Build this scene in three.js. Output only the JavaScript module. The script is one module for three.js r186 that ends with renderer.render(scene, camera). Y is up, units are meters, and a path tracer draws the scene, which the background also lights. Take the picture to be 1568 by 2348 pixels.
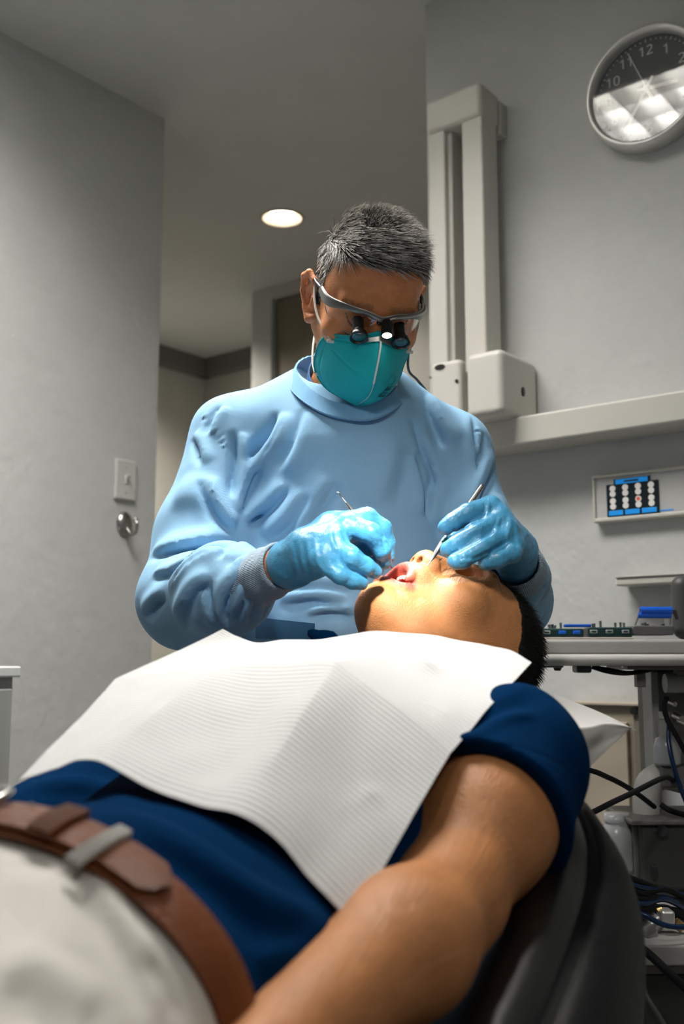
import * as THREE from 'three';
import { mergeGeometries } from 'three/addons/utils/BufferGeometryUtils.js';
import { RoundedBoxGeometry } from 'three/addons/geometries/RoundedBoxGeometry.js';
import { RectAreaLightUniformsLib } from 'three/addons/lights/RectAreaLightUniformsLib.js';

// ---------------------------------------------------------------- camera, light, exposure
const scene = new THREE.Scene();
const FOCAL = 2400, PITCH = 8.1 * Math.PI / 180, YAW = 38.5 * Math.PI / 180, EYE = 1.05;
const camera = new THREE.PerspectiveCamera(2 * Math.atan(1174 / FOCAL) * 180 / Math.PI, 1568 / 2348, 0.05, 30);
camera.position.set(0, EYE, 0);
camera.rotation.order = 'YXZ';
camera.rotation.set(PITCH, YAW, 0);
camera.focus = 1.5;
camera.userData.fStop = 4.2;
scene.background = new THREE.Color(0x000000);
const renderer = new THREE.WebGLRenderer({ antialias: true });
renderer.toneMapping = THREE.LinearToneMapping;
renderer.toneMappingExposure = 1.0;
renderer.shadowMap.enabled = true;
RectAreaLightUniformsLib.init();
// ceiling troffers outside the frame, the second added as fill light: [x, z, width, length, intensity]
const TROFFERS = [[-1.45, -1.06, 1.2, 0.6, 36], [1.0, -0.2, 0.6, 1.2, 5]];
const TROFFER_COLOR = new THREE.Color(1, 0.975, 0.935);

// ---------------------------------------------------------------- frames
// Figure frame: x to the right of the camera's heading, y up from the camera's height, z = -forward distance.
const CP = Math.cos(PITCH), SP = Math.sin(PITCH), CY = Math.cos(YAW), SY = Math.sin(YAW);
function J(px, py, D) { // the point at forward distance D seen in that direction
  const v = (1174 - py) / FOCAL, Y = D * (v * CP + SP) / (CP - v * SP), z = D * CP + Y * SP;
  return [(px - 784) / FOCAL * z, Y, -D];
}
function toWorld(a) { return new THREE.Vector3(a[0] * CY + a[2] * SY, a[1] + EYE, -a[0] * SY + a[2] * CY); }
function rayDir(px, py) { const v = (1174 - py) / FOCAL, d = [(px - 784) / FOCAL, v * CP + SP, -(CP - v * SP)], l = Math.hypot(...d); return d.map((x) => x / l); }
function wallHit(px, py, axis, value) { // where that direction meets the plane world[axis] = value
  const d = toWorld(rayDir(px, py)).sub(new THREE.Vector3(0, EYE, 0)), o = new THREE.Vector3(0, EYE, 0);
  const t = (value - o[axis]) / d[axis];
  return o.addScaledVector(d, t);
}
const V = {
  add: (a, b) => [a[0] + b[0], a[1] + b[1], a[2] + b[2]], sub: (a, b) => [a[0] - b[0], a[1] - b[1], a[2] - b[2]],
  mul: (a, s) => [a[0] * s, a[1] * s, a[2] * s], mad: (a, b, s) => [a[0] + b[0] * s, a[1] + b[1] * s, a[2] + b[2] * s],
  dot: (a, b) => a[0] * b[0] + a[1] * b[1] + a[2] * b[2], len: (a) => Math.hypot(a[0], a[1], a[2]),
  cross: (a, b) => [a[1] * b[2] - a[2] * b[1], a[2] * b[0] - a[0] * b[2], a[0] * b[1] - a[1] * b[0]],
  norm: (a) => { const l = Math.hypot(a[0], a[1], a[2]) || 1; return [a[0] / l, a[1] / l, a[2] / l]; },
  lerp: (a, b, t) => [a[0] + (b[0] - a[0]) * t, a[1] + (b[1] - a[1]) * t, a[2] + (b[2] - a[2]) * t],
};
let seedState = 12345;
function rnd() { seedState = (seedState + 0x6d2b79f5) | 0; let t = Math.imul(seedState ^ (seedState >>> 15), 1 | seedState); t = (t + Math.imul(t ^ (t >>> 7), 61 | t)) ^ t; return ((t ^ (t >>> 14)) >>> 0) / 4294967296; }
const clamp = (x, a = 0, b = 1) => Math.min(b, Math.max(a, x));
const sstep = (a, b, x) => { const t = clamp((x - a) / (b - a)); return t * t * (3 - 2 * t); };
function hash3(i, j, k) { let h = Math.imul(i, 374761393) ^ Math.imul(j, 668265263) ^ Math.imul(k, 2147483647 - 59); h = Math.imul(h ^ (h >>> 13), 1274126177); return ((h ^ (h >>> 16)) >>> 0) / 4294967296; }
function vnoise(x, y, z) { // value noise, -1..1
  const i = Math.floor(x), j = Math.floor(y), k = Math.floor(z), f = (t) => t * t * (3 - 2 * t), u = f(x - i), v = f(y - j), w = f(z - k);
  const L = (a, b, t) => a + (b - a) * t, h = hash3;
  return 2 * L(L(L(h(i, j, k), h(i + 1, j, k), u), L(h(i, j + 1, k), h(i + 1, j + 1, k), u), v), L(L(h(i, j, k + 1), h(i + 1, j, k + 1), u), L(h(i, j + 1, k + 1), h(i + 1, j + 1, k + 1), u), v), w) - 1;
}

// ---------------------------------------------------------------- naming
const taken = new Map();
function numbered(name) { const n = taken.get(name) ?? 0; taken.set(name, n + 1); return n ? name + '_' + String(n).padStart(3, '0') : name; }
function shadows(o) { o.castShadow = true; o.receiveShadow = true; return o; }
function mesh(name, geometry, material, parent) { const m = shadows(new THREE.Mesh(geometry, material)); m.name = name; if (parent) parent.add(m); return m; }
function tag(o, label, category, group) { o.userData.label = label; o.userData.category = category; if (group) o.userData.group = group; return o; }
function thing(name, label, category, position, turn = 0, group) { // a Group at the thing's base
  const g = new THREE.Group(); g.name = numbered(name); scene.add(g);
  if (position) g.position.set(...position); g.rotation.y = turn;
  return tag(g, label, category, group);
}
function figure(name, label, category, base, group) { // a Group in the figure frame; geometry is given in that frame
  const w = toWorld(base), g = thing(name, label, category, [w.x, w.y, w.z], YAW, group);
  g.userData.base = base; return g;
}
function part(root, name, geometry, material, parent = root, label) {
  const b = root.userData.base; if (b) geometry.translate(-b[0], -b[1], -b[2]);
  const m = mesh(name, geometry, material, parent); if (label) m.userData.label = label; return m;
}
function struct(name, geometry, material) { const m = mesh(numbered(name), geometry, material, scene); m.userData.kind = 'structure'; return m; }

// ---------------------------------------------------------------- textures
function dataTex(w, h, f, color = false, repeat = [1, 1]) {
  const d = new Uint8Array(w * h * 4);
  for (let y = 0; y < h; y++) for (let x = 0; x < w; x++) { const c = f(x / w, y / h, x, y), o = (y * w + x) * 4; if (typeof c === 'number') { d[o] = d[o + 1] = d[o + 2] = clamp(c) * 255; } else for (let i = 0; i < 3; i++) d[o + i] = clamp(c[i]) * 255; d[o + 3] = 255; }
  const t = new THREE.DataTexture(d, w, h); t.magFilter = THREE.LinearFilter; t.minFilter = THREE.LinearMipmapLinearFilter; t.wrapS = t.wrapT = THREE.RepeatWrapping; t.repeat.set(...repeat);
  if (color) t.colorSpace = THREE.SRGBColorSpace; t.needsUpdate = true; return t;
}
function tileNoise(u, v, n, s) { // value noise that tiles over the unit square
  const x = u * n, y = v * n, i = Math.floor(x), j = Math.floor(y), f = (t) => t * t * (3 - 2 * t), a = f(x - i), b = f(y - j), h = (p, q) => hash3(((p % n) + n) % n, ((q % n) + n) % n, s);
  return (h(i, j) * (1 - a) + h(i + 1, j) * a) * (1 - b) + (h(i, j + 1) * (1 - a) + h(i + 1, j + 1) * a) * b;
}
function canvasTex(w, h, draw) { const c = document.createElement('canvas'); c.width = w; c.height = h; draw(c.getContext('2d'), w, h); const t = new THREE.CanvasTexture(c); t.colorSpace = THREE.SRGBColorSpace; return t; }
function std(color, roughness = 0.6, extra = {}) { const m = new THREE.MeshPhysicalMaterial({ color, roughness, ...extra }); if (!extra.side) m.side = THREE.DoubleSide; return m; }
const lin = (r, g, b) => new THREE.Color().setRGB(r, g, b);

// ---------------------------------------------------------------- signed distance fields
// A primitive: { f(x, y, z), k (blend), sub (carve), c, r (bounding ball) }
function cap(a, b, ra, rb = ra, k = 0.02, o = {}) { // tapered capsule
  const bx = b[0] - a[0], by = b[1] - a[1], bz = b[2] - a[2], bb = bx * bx + by * by + bz * bz || 1e-9;
  return { k, ...o, f(x, y, z) { const px = x - a[0], py = y - a[1], pz = z - a[2]; let t = (px * bx + py * by + pz * bz) / bb; t = t < 0 ? 0 : t > 1 ? 1 : t; const dx = px - bx * t, dy = py - by * t, dz = pz - bz * t; return Math.sqrt(dx * dx + dy * dy + dz * dz) - (ra + (rb - ra) * t); } };
}
function fcap(a, b, ra, rb, axis, s, k = 0.02, o = {}) { // tapered capsule squeezed by s along a unit axis
  const bx = b[0] - a[0], by = b[1] - a[1], bz = b[2] - a[2], bb = bx * bx + by * by + bz * bz || 1e-9, [ux, uy, uz] = V.norm(axis), q = 1 / s - 1, low = Math.min(1, s);
  return { k, ...o, f(x, y, z) {
    const px = x - a[0], py = y - a[1], pz = z - a[2]; let t = (px * bx + py * by + pz * bz) / bb; t = t < 0 ? 0 : t > 1 ? 1 : t;
    let dx = px - bx * t, dy = py - by * t, dz = pz - bz * t; const e = (dx * ux + dy * uy + dz * uz) , r = ra + (rb - ra) * t;
    const l0 = Math.sqrt(dx * dx + dy * dy + dz * dz); dx += ux * e * q; dy += uy * e * q; dz += uz * e * q;
    const l1 = Math.sqrt(dx * dx + dy * dy + dz * dz); if (l1 < 1e-9) return -r * low; return (l1 - r) * Math.max(low, l0 / l1);
  } };
}
function ell(c, r, R, k = 0.02, o = {}) { // ellipsoid, R: optional three unit axes
  const A = R ?? [[1, 0, 0], [0, 1, 0], [0, 0, 1]], ir = r.map((v) => 1 / v), m = Math.min(...r);
  return { k, ...o, f(x, y, z) {
    const px = x - c[0], py = y - c[1], pz = z - c[2]; let s1 = 0, s2 = 0;
    for (let i = 0; i < 3; i++) { const q = (px * A[i][0] + py * A[i][1] + pz * A[i][2]) * ir[i]; s1 += q * q; s2 += q * q * ir[i] * ir[i]; }
    const k0 = Math.sqrt(s1); if (k0 < 1e-6) return -m; return k0 * (k0 - 1) / Math.sqrt(s2);
  } };
}
function half(p, n, o = {}) { const u = V.norm(n); return { k: 0.004, ...o, f(x, y, z) { return (x - p[0]) * u[0] + (y - p[1]) * u[1] + (z - p[2]) * u[2]; } }; } // keep-out side is positive
function chain(pts, radii, k = 0.01, k0 = k, o = {}) { const r = []; for (let i = 0; i + 1 < pts.length; i++) r.push(cap(pts[i], pts[i + 1], radii[i], radii[i + 1], i ? k : k0, o)); return r; }
const smin = (a, b, k) => { if (k <= 0) return a < b ? a : b; const h = k - Math.abs(a - b); return (a < b ? a : b) - (h > 0 ? h * h / (4 * k) : 0); };
const smax = (a, b, k) => -smin(-a, -b, k);
class Field {
  constructor(prims = []) { this.p = prims; this.s = []; this.noise = null; }
  add(...q) { for (const x of q.flat()) this.p.push(x); return this; }
  base(x, y, z, list = this.p) { let d = 9; for (const q of list) { const e = q.f(x, y, z); d = q.sub ? smax(d, -e, q.k) : q.cut ? smax(d, e, q.k) : smin(d, e, q.k); } return d; }
  at(x, y, z, list = this.p, strokes = this.s) { let d = this.base(x, y, z, list); if (d < 0.08 && d > -0.08) { for (const q of strokes) d -= q.f(x, y, z); if (this.noise) d -= this.noise(x, y, z); } return d; }
  march(px, py, from = 0.4, to = 2.6) { // first surface point in that direction, in the figure frame
    const d = rayDir(px, py); let t = from;
    for (let i = 0; i < 160 && t < to; i++) { const e = this.base(d[0] * t, d[1] * t, d[2] * t); if (e < 0.0004) return [d[0] * t, d[1] * t, d[2] * t]; t += Math.max(0.0004, e * 0.8); }
    return null;
  }
  // a fold: pixel-direction polyline laid on the surface, a smooth ridge (h > 0) or crease (h < 0) of width w
  fold(pts, w, h, o = {}) {
    const c = new THREE.CatmullRomCurve3(pts.map((p) => new THREE.Vector3(p[0], p[1], 0))), L = c.getLength(), n = Math.max(2, Math.round(L / 14)), out = [];
    for (let i = 0; i <= n; i++) { const q = c.getPoint(i / n), m = this.march(q.x, q.y, o.from ?? 0.4, o.to ?? 2.6); if (m) out.push(m); }
    if (out.length > 1) this.stroke(out, w, h, o); return this;
  }
  // a creased fold: gentle on one side, a crest along the line, a crease on the other side (side +1: right of the line as seen)
  crimp(pts, w, h, side = 1, o = {}) {
    const c = new THREE.CatmullRomCurve3(pts.map((p) => new THREE.Vector3(p[0], p[1], 0))), n = Math.max(2, Math.round(c.getLength() / 12)), P = [];
    for (let i = 0; i <= n; i++) { const q = c.getPoint(i / n), m = this.march(q.x, q.y, o.from ?? 0.4, o.to ?? 2.6); if (m) P.push(m); }
    if (P.length < 2) return this;
    const N = P.length - 1, S = [], lo = [9, 9, 9], hi = [-9, -9, -9];
    for (let i = 0; i < N; i++) { const t = V.sub(P[i + 1], P[i]), view = V.norm(V.mul(P[i], -1)); S.push(V.mul(V.norm(V.cross(t, view)), side)); }
    for (const p of P) for (let i = 0; i < 3; i++) { lo[i] = Math.min(lo[i], p[i]); hi[i] = Math.max(hi[i], p[i]); }
    const cc = V.mul(V.add(lo, hi), 0.5), W = w * 1.6, R = V.len(V.sub(hi, lo)) / 2 + W, taper = o.taper ?? 0.35, steep = o.steep ?? 0.75;
    this.s.push({ c: cc, r: R, f(x, y, z) {
      const ex = x - cc[0], ey = y - cc[1], ez = z - cc[2]; if (ex * ex + ey * ey + ez * ez > R * R) return 0;
      let best = W * W, bt = 0, sg = 0;
      for (let i = 0; i < N; i++) { const a = P[i], b = P[i + 1], ux = b[0] - a[0], uy = b[1] - a[1], uz = b[2] - a[2], L2 = ux * ux + uy * uy + uz * uz; if (L2 > 0.0036) continue; const qx = x - a[0], qy = y - a[1], qz = z - a[2]; let t = (qx * ux + qy * uy + qz * uz) / (L2 + 1e-12); t = t < 0 ? 0 : t > 1 ? 1 : t; const dx = qx - ux * t, dy = qy - uy * t, dz = qz - uz * t, d2 = dx * dx + dy * dy + dz * dz; if (d2 < best) { best = d2; bt = (i + t) / N; sg = dx * S[i][0] + dy * S[i][1] + dz * S[i][2]; } }
      if (best >= W * W) return 0;
      const d = Math.sqrt(best), e = Math.min(1, bt / taper, (1 - bt) / taper), k = e < 1 ? e * (2 - e) : 1; let v;
      if (sg < 0) { const u = 1 - d / W; v = u * u * (0.6 + 0.4 * u); } else { const q = d / (w * steep); v = q < 1 ? 1 - 1.75 * q * q * (3 - 2 * q) : q < 2.1 ? -0.75 * (1 - (q - 1) / 1.1) ** 2 : 0; }
      const off = 1 - Math.min(1, d / W) ** 4; return h * k * v * off;
    } });
    return this;
  }
  stroke(pts, w, h, o = {}) {
    const n = pts.length - 1, taper = o.taper ?? 0.3, keep = [];
    for (let i = 0; i < n; i++) if (V.len(V.sub(pts[i + 1], pts[i])) < (o.gap ?? 0.06)) keep.push(i);
    if (!keep.length) return this;
    const lo = [9, 9, 9], hi = [-9, -9, -9]; for (const p of pts) for (let i = 0; i < 3; i++) { lo[i] = Math.min(lo[i], p[i]); hi[i] = Math.max(hi[i], p[i]); }
    const cc = V.mul(V.add(lo, hi), 0.5), R = V.len(V.sub(hi, lo)) / 2 + w;
    const sharp = o.sharp ?? 2;
    this.s.push({ c: cc, r: R, f(x, y, z) {
      const ex = x - cc[0], ey = y - cc[1], ez = z - cc[2]; if (ex * ex + ey * ey + ez * ez > R * R) return 0;
      let best = w * w, bt = 0;
      for (const i of keep) { const a = pts[i], b = pts[i + 1], ux = b[0] - a[0], uy = b[1] - a[1], uz = b[2] - a[2], qx = x - a[0], qy = y - a[1], qz = z - a[2]; let t = (qx * ux + qy * uy + qz * uz) / (ux * ux + uy * uy + uz * uz + 1e-12); t = t < 0 ? 0 : t > 1 ? 1 : t; const dx = qx - ux * t, dy = qy - uy * t, dz = qz - uz * t, d2 = dx * dx + dy * dy + dz * dz; if (d2 < best) { best = d2; bt = (i + t) / n; } }
      if (best >= w * w) return 0;
      const u = sharp === 1 ? 1 - Math.sqrt(best) / w : 1 - best / (w * w), e = Math.min(1, bt / taper, (1 - bt) / taper); return h * u * u * (e < 1 ? e * (2 - e) : 1);
    } });
    return this;
  }
  mesh(lo, hi, h, o = {}) { // surface nets on blocks near the surface
    const B = 8, N = [0, 1, 2].map((i) => Math.ceil((hi[i] - lo[i]) / h / B) * B + 1), nb = N.map((n) => (n - 1) / B), [nx, ny, nz] = N;
    const g = new Float32Array(nx * ny * nz).fill(1), R = h * (B + 1) * 0.87, act = [], maxS = 0.03;
    for (let bk = 0; bk < nb[2]; bk++) for (let bj = 0; bj < nb[1]; bj++) for (let bi = 0; bi < nb[0]; bi++) {
      const cx = lo[0] + (bi + 0.5) * B * h, cy = lo[1] + (bj + 0.5) * B * h, cz = lo[2] + (bk + 0.5) * B * h, d0 = this.base(cx, cy, cz);
      const ie = bi === nb[0] - 1 ? B : B - 1, je = bj === nb[1] - 1 ? B : B - 1, ke = bk === nb[2] - 1 ? B : B - 1;
      if (Math.abs(d0) > R * 1.35 + (this.s.length || this.noise ? maxS : 0)) { if (d0 < 0) for (let k = 0; k <= ke; k++) for (let j = 0; j <= je; j++) { const q = ((bk * B + k) * ny + bj * B + j) * nx + bi * B; g.fill(-1, q, q + ie + 1); } continue; }
      const list = this.p.filter((q) => { const e = q.f(cx, cy, cz); return q.sub ? e < R * 1.4 + q.k * 2 : q.cut ? e > -R * 1.4 - q.k * 2 : e < Math.max(d0, 0) + R * 2.2 + q.k * 2 + 0.004; });
      const st = this.s.filter((q) => { const dx = q.c[0] - cx, dy = q.c[1] - cy, dz = q.c[2] - cz; return dx * dx + dy * dy + dz * dz < (q.r + R) ** 2; });
      for (let k = 0; k <= ke; k++) for (let j = 0; j <= je; j++) for (let i = 0; i <= ie; i++) { const I = bi * B + i, JJ = bj * B + j, K = bk * B + k; g[(K * ny + JJ) * nx + I] = this.at(lo[0] + I * h, lo[1] + JJ * h, lo[2] + K * h, list, st); }
      act.push([bi, bj, bk]);
    }
    const id = new Int32Array(nx * ny * nz).fill(-1), pos = [], idx = [], sx = 1, sy = nx, sz = nx * ny, off = [0, sx, sy, sx + sy, sz, sx + sz, sy + sz, sx + sy + sz];
    const E = [[0, 1], [2, 3], [4, 5], [6, 7], [0, 2], [1, 3], [4, 6], [5, 7], [0, 4], [1, 5], [2, 6], [3, 7]];
    for (const [bi, bj, bk] of act) for (let k = bk * B; k < bk * B + B; k++) for (let j = bj * B; j < bj * B + B; j++) for (let i = bi * B; i < bi * B + B; i++) {
      const q = k * sz + j * sy + i; let m = 0; for (let c = 0; c < 8; c++) if (g[q + off[c]] < 0) m |= 1 << c; if (m === 0 || m === 255) continue;
      let x = 0, y = 0, z = 0, n = 0;
      for (const [a, b] of E) { const ga = g[q + off[a]], gb = g[q + off[b]]; if ((ga < 0) === (gb < 0)) continue; const t = ga / (ga - gb); x += (a & 1) + ((b & 1) - (a & 1)) * t; y += ((a >> 1) & 1) + (((b >> 1) & 1) - ((a >> 1) & 1)) * t; z += (a >> 2) + ((b >> 2) - (a >> 2)) * t; n++; }
      id[q] = pos.length / 3; pos.push(lo[0] + (i + x / n) * h, lo[1] + (j + y / n) * h, lo[2] + (k + z / n) * h);
    }
    const quad = (a, b, c, d, flip) => { if (a < 0 || b < 0 || c < 0 || d < 0) return; if (flip) idx.push(a, c, b, a, d, c); else idx.push(a, b, c, a, c, d); };
    for (const [bi, bj, bk] of act) for (let k = Math.max(1, bk * B); k < bk * B + B; k++) for (let j = Math.max(1, bj * B); j < bj * B + B; j++) for (let i = Math.max(1, bi * B); i < bi * B + B; i++) {
      const q = k * sz + j * sy + i, a = g[q] < 0;
      if (a !== (g[q + sx] < 0)) quad(id[q - sy - sz], id[q - sz], id[q], id[q - sy], !a);
      if (a !== (g[q + sy] < 0)) quad(id[q - sx - sz], id[q - sx], id[q], id[q - sz], !a);
      if (a !== (g[q + sz] < 0)) quad(id[q - sx - sy], id[q - sy], id[q], id[q - sx], !a);
    }
    const G = new THREE.BufferGeometry(); G.setAttribute('position', new THREE.Float32BufferAttribute(pos, 3)); G.setIndex(idx); G.computeVertexNormals();
    const n = pos.length / 3, uv = new Float32Array(n * 2); for (let i = 0; i < n; i++) { const w = o.uv ? o.uv(pos[i * 3], pos[i * 3 + 1], pos[i * 3 + 2]) : [pos[i * 3] + pos[i * 3 + 2] * 0.37, pos[i * 3 + 1] + pos[i * 3 + 2] * 0.41]; uv[i * 2] = w[0]; uv[i * 2 + 1] = w[1]; }
    G.setAttribute('uv', new THREE.BufferAttribute(uv, 2));
    if (o.color) { const col = new Float32Array(n * 3); for (let i = 0; i < n; i++) { const c = o.color(pos[i * 3], pos[i * 3 + 1], pos[i * 3 + 2]); col.set(c, i * 3); } G.setAttribute('color', new THREE.BufferAttribute(col, 3)); }
    return G;
  }
}
// ---------------------------------------------------------------- other shapes
function tube(pts, r, seg = 40, sides = 8, closed = false) { const c = new THREE.CatmullRomCurve3(pts.map((p) => new THREE.Vector3(...(Array.isArray(p) ? p : p.toArray()))), closed, 'centripetal'); return new THREE.TubeGeometry(c, seg, r, sides, closed); }
function grid(nu, nv, f, uvf) { // a parametric sheet
  const pos = [], uv = [], idx = [];
  for (let j = 0; j <= nv; j++) for (let i = 0; i <= nu; i++) { pos.push(...f(i / nu, j / nv)); uv.push(...(uvf ? uvf(i / nu, j / nv) : [i / nu, j / nv])); }
  for (let j = 0; j < nv; j++) for (let i = 0; i < nu; i++) { const a = j * (nu + 1) + i, b = a + 1, c = a + nu + 1, d = c + 1; idx.push(a, b, d, a, d, c); }
  const g = new THREE.BufferGeometry(); g.setAttribute('position', new THREE.Float32BufferAttribute(pos, 3)); g.setAttribute('uv', new THREE.Float32BufferAttribute(uv, 2)); g.setIndex(idx); g.computeVertexNormals(); return g;
}
function thicken(g, t) { // close a sheet into a slab of thickness t behind its front
  const n = g.attributes.position.count, p = g.attributes.position.array, N = g.attributes.normal.array, ix = Array.from(g.index.array), pos = new Float32Array(n * 6), uv = new Float32Array(n * 4);
  pos.set(p); for (let i = 0; i < n * 3; i++) pos[n * 3 + i] = p[i] - N[i] * t; uv.set(g.attributes.uv.array); uv.set(g.attributes.uv.array, n * 2);
  const out = ix.slice(), edge = new Map();
  for (let i = 0; i < ix.length; i += 3) { out.push(ix[i] + n, ix[i + 2] + n, ix[i + 1] + n); for (let e = 0; e < 3; e++) { const a = ix[i + e], b = ix[i + (e + 1) % 3], r = b + '_' + a; if (edge.has(r)) edge.delete(r); else edge.set(a + '_' + b, [a, b]); } }
  const posL = [], uvL = []; for (const [a, b] of edge.values()) { const s = n * 2 + posL.length / 3; for (const q of [a, b, b + n, a + n]) { posL.push(pos[q * 3], pos[q * 3 + 1], pos[q * 3 + 2]); uvL.push(uv[q * 2], uv[q * 2 + 1]); } out.push(s, s + 2, s + 1, s, s + 3, s + 2); }
  const G = new THREE.BufferGeometry(); G.setAttribute('position', new THREE.Float32BufferAttribute([...pos, ...posL], 3)); G.setAttribute('uv', new THREE.Float32BufferAttribute([...uv, ...uvL], 2)); G.setIndex(out); G.computeVertexNormals(); return G;
}
function spline(pts) { // pts: [t, ...values]; monotone parameter, smooth values
  return (t) => { let i = 0; while (i < pts.length - 2 && t > pts[i + 1][0]) i++; const a = pts[i], b = pts[i + 1], p = pts[i - 1] ?? a, q = pts[i + 2] ?? b, h = b[0] - a[0], u = clamp((t - a[0]) / h), u2 = u * u, u3 = u2 * u; return a.slice(1).map((_, c) => { c++; const ma = p === a ? (b[c] - a[c]) / h : (b[c] - p[c]) / (b[0] - p[0]), mb = q === b ? (b[c] - a[c]) / h : (q[c] - a[c]) / (q[0] - a[0]); return (2 * u3 - 3 * u2 + 1) * a[c] + (u3 - 2 * u2 + u) * h * ma + (-2 * u3 + 3 * u2) * b[c] + (u3 - u2) * h * mb; }); };
}
function box(w, h, d, x = 0, y = 0, z = 0) { const g = new THREE.BoxGeometry(w, h, d); g.translate(x, y, z); return g; }
function rbox(w, h, d, r = 0.004, x = 0, y = 0, z = 0, seg = 3) { const g = new RoundedBoxGeometry(w, h, d, seg, Math.min(r, w / 2.01, h / 2.01, d / 2.01)); g.translate(x, y, z); return g; }
function plain(g) { const q = g.index ? g.toNonIndexed() : g; for (const n of Object.keys(q.attributes)) if (!['position', 'normal', 'uv'].includes(n)) q.deleteAttribute(n); return q; }
const merge = (list) => mergeGeometries(list.map(plain));
// a geometry built along +y, moved so that it runs from a to b
function along(g, a, b) { const d = new THREE.Vector3(b[0] - a[0], b[1] - a[1], b[2] - a[2]), q = new THREE.Quaternion().setFromUnitVectors(new THREE.Vector3(0, 1, 0), d.clone().normalize()); g.applyQuaternion(q); g.translate(a[0], a[1], a[2]); return g; }
function rod(a, b, ra, rb = ra, sides = 20) { const L = V.len(V.sub(b, a)), g = new THREE.CylinderGeometry(rb, ra, L, sides); g.translate(0, L / 2, 0); return along(g, a, b); }
function lathe(profile, a, b, seg = 32) { return along(new THREE.LatheGeometry(profile.map((p) => new THREE.Vector2(Math.max(p[0], 1e-5), p[1])), seg), a, b); }
// ---------------------------------------------------------------- the room
const CEIL = 2.75, ZR = -2.116, XL = -2.375, WT = 0.12;
const wallBump = dataTex(512, 512, (u, v) => 0.45 * tileNoise(u, v, 48, 3) + 0.35 * tileNoise(u, v, 96, 5) + 0.2 * tileNoise(u, v, 20, 7));
const wallMap = dataTex(256, 256, (u, v) => { const n = 0.94 + 0.06 * (0.6 * tileNoise(u, v, 8, 21) + 0.4 * tileNoise(u, v, 40, 22)); return [n, n, n]; });
function paint(color, rough = 0.75, bump = 0.0016) { return std(color, rough, { map: wallMap, bumpMap: wallBump, bumpScale: bump }); }
const M = {
  wall: paint(lin(0.575, 0.58, 0.565)), ceiling: paint(lin(0.575, 0.58, 0.565), 0.85, 0.001), hall: paint(lin(0.55, 0.54, 0.5)), hallGrey: paint(lin(0.55, 0.555, 0.54)),
  crown: std(lin(0.16, 0.16, 0.15), 0.7), floor: std(lin(0.16, 0.155, 0.15), 0.5), doorDark: std(lin(0.2, 0.175, 0.13), 0.6), casing: std(lin(0.33, 0.33, 0.32), 0.6),  // crown: moulding in shade, its darkness put into the colour
  enamel: std(lin(0.58, 0.565, 0.51), 0.42), enamelDim: std(lin(0.5, 0.485, 0.44), 0.5), white: std(lin(0.72, 0.72, 0.7), 0.4), black: std(lin(0.012, 0.012, 0.013), 0.4), blackRubber: std(lin(0.008, 0.008, 0.009), 0.7, { specularIntensity: 0.35 }),
  chrome: std(lin(0.62, 0.6, 0.57), 0.22, { metalness: 1 }), steel: std(lin(0.42, 0.41, 0.4), 0.3, { metalness: 1 }), satin: std(lin(0.62, 0.61, 0.58), 0.42, { metalness: 0.85 }), darkGrey: std(lin(0.05, 0.05, 0.05), 0.5), midGrey: std(lin(0.2, 0.195, 0.18), 0.5), brass: std(lin(0.55, 0.36, 0.13), 0.35, { metalness: 1 }),
};
// boxes with uv in metres
function slab(x0, x1, y0, y1, z0, z1) {
  const g = box(x1 - x0, y1 - y0, z1 - z0, (x0 + x1) / 2, (y0 + y1) / 2, (z0 + z1) / 2), p = g.attributes.position, n = g.attributes.normal, u = g.attributes.uv;
  for (let i = 0; i < p.count; i++) { const a = [Math.abs(n.getX(i)), Math.abs(n.getY(i)), Math.abs(n.getZ(i))]; if (a[0] > 0.5) u.setXY(i, p.getZ(i), p.getY(i)); else if (a[1] > 0.5) u.setXY(i, p.getX(i), p.getZ(i)); else u.setXY(i, p.getX(i), p.getY(i)); }
  return g;
}
struct('floor', slab(-4.5, 2.1, -0.1, 0, -4.3, 2.1), M.floor);
struct('wall_right', slab(-1.404, 2.0, 0, CEIL, ZR - WT, ZR), M.wall);
struct('wall_left', slab(XL - WT, XL, 0, CEIL, -2.084, 2.0), M.wall);
struct('wall_side', slab(1.9, 2.02, 0, CEIL, ZR, 2.0), M.wall);
struct('wall_rear', slab(XL - WT, 2.02, 0, CEIL, 1.9, 2.02), M.wall);
struct('wall_hall_end', slab(-4.37, -4.25, 0, CEIL, -4.2, -0.4), M.hall);
struct('wall_hall_far', slab(-4.37, -3.1, 0, CEIL, -4.2, -4.08), M.hall);
struct('wall_hall_near', slab(-4.37, XL - WT, 0, CEIL, -0.52, -0.4), M.hall);
struct('wall_hall_return', slab(-3.237, -3.117, 0, CEIL, -4.08, -3.4), M.hallGrey);
struct('wall_hall_door', merge([slab(-3.117, -1.2, 2.69, CEIL, -3.5, -3.4), slab(-2.42, -1.2, 0, 2.69, -3.5, -3.4)]), M.hall);
struct('wall_hall_close', slab(-1.32, -1.2, 0, CEIL, -3.4, ZR - WT), M.hall);
const doorRoot = new THREE.Group(); doorRoot.name = 'door_1'; doorRoot.userData.kind = 'structure'; scene.add(doorRoot);
mesh('door_leaf', slab(-3.1, -2.43, 0.01, 2.68, -3.47, -3.42), M.doorDark, doorRoot);
mesh('door_knob', (() => { const g = new THREE.SphereGeometry(0.028, 20, 14); g.translate(-2.5, 1.0, -3.375); return merge([g, rod([-2.5, 1.0, -3.42], [-2.5, 1.0, -3.39], 0.012)]); })(), M.steel, doorRoot);
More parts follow.
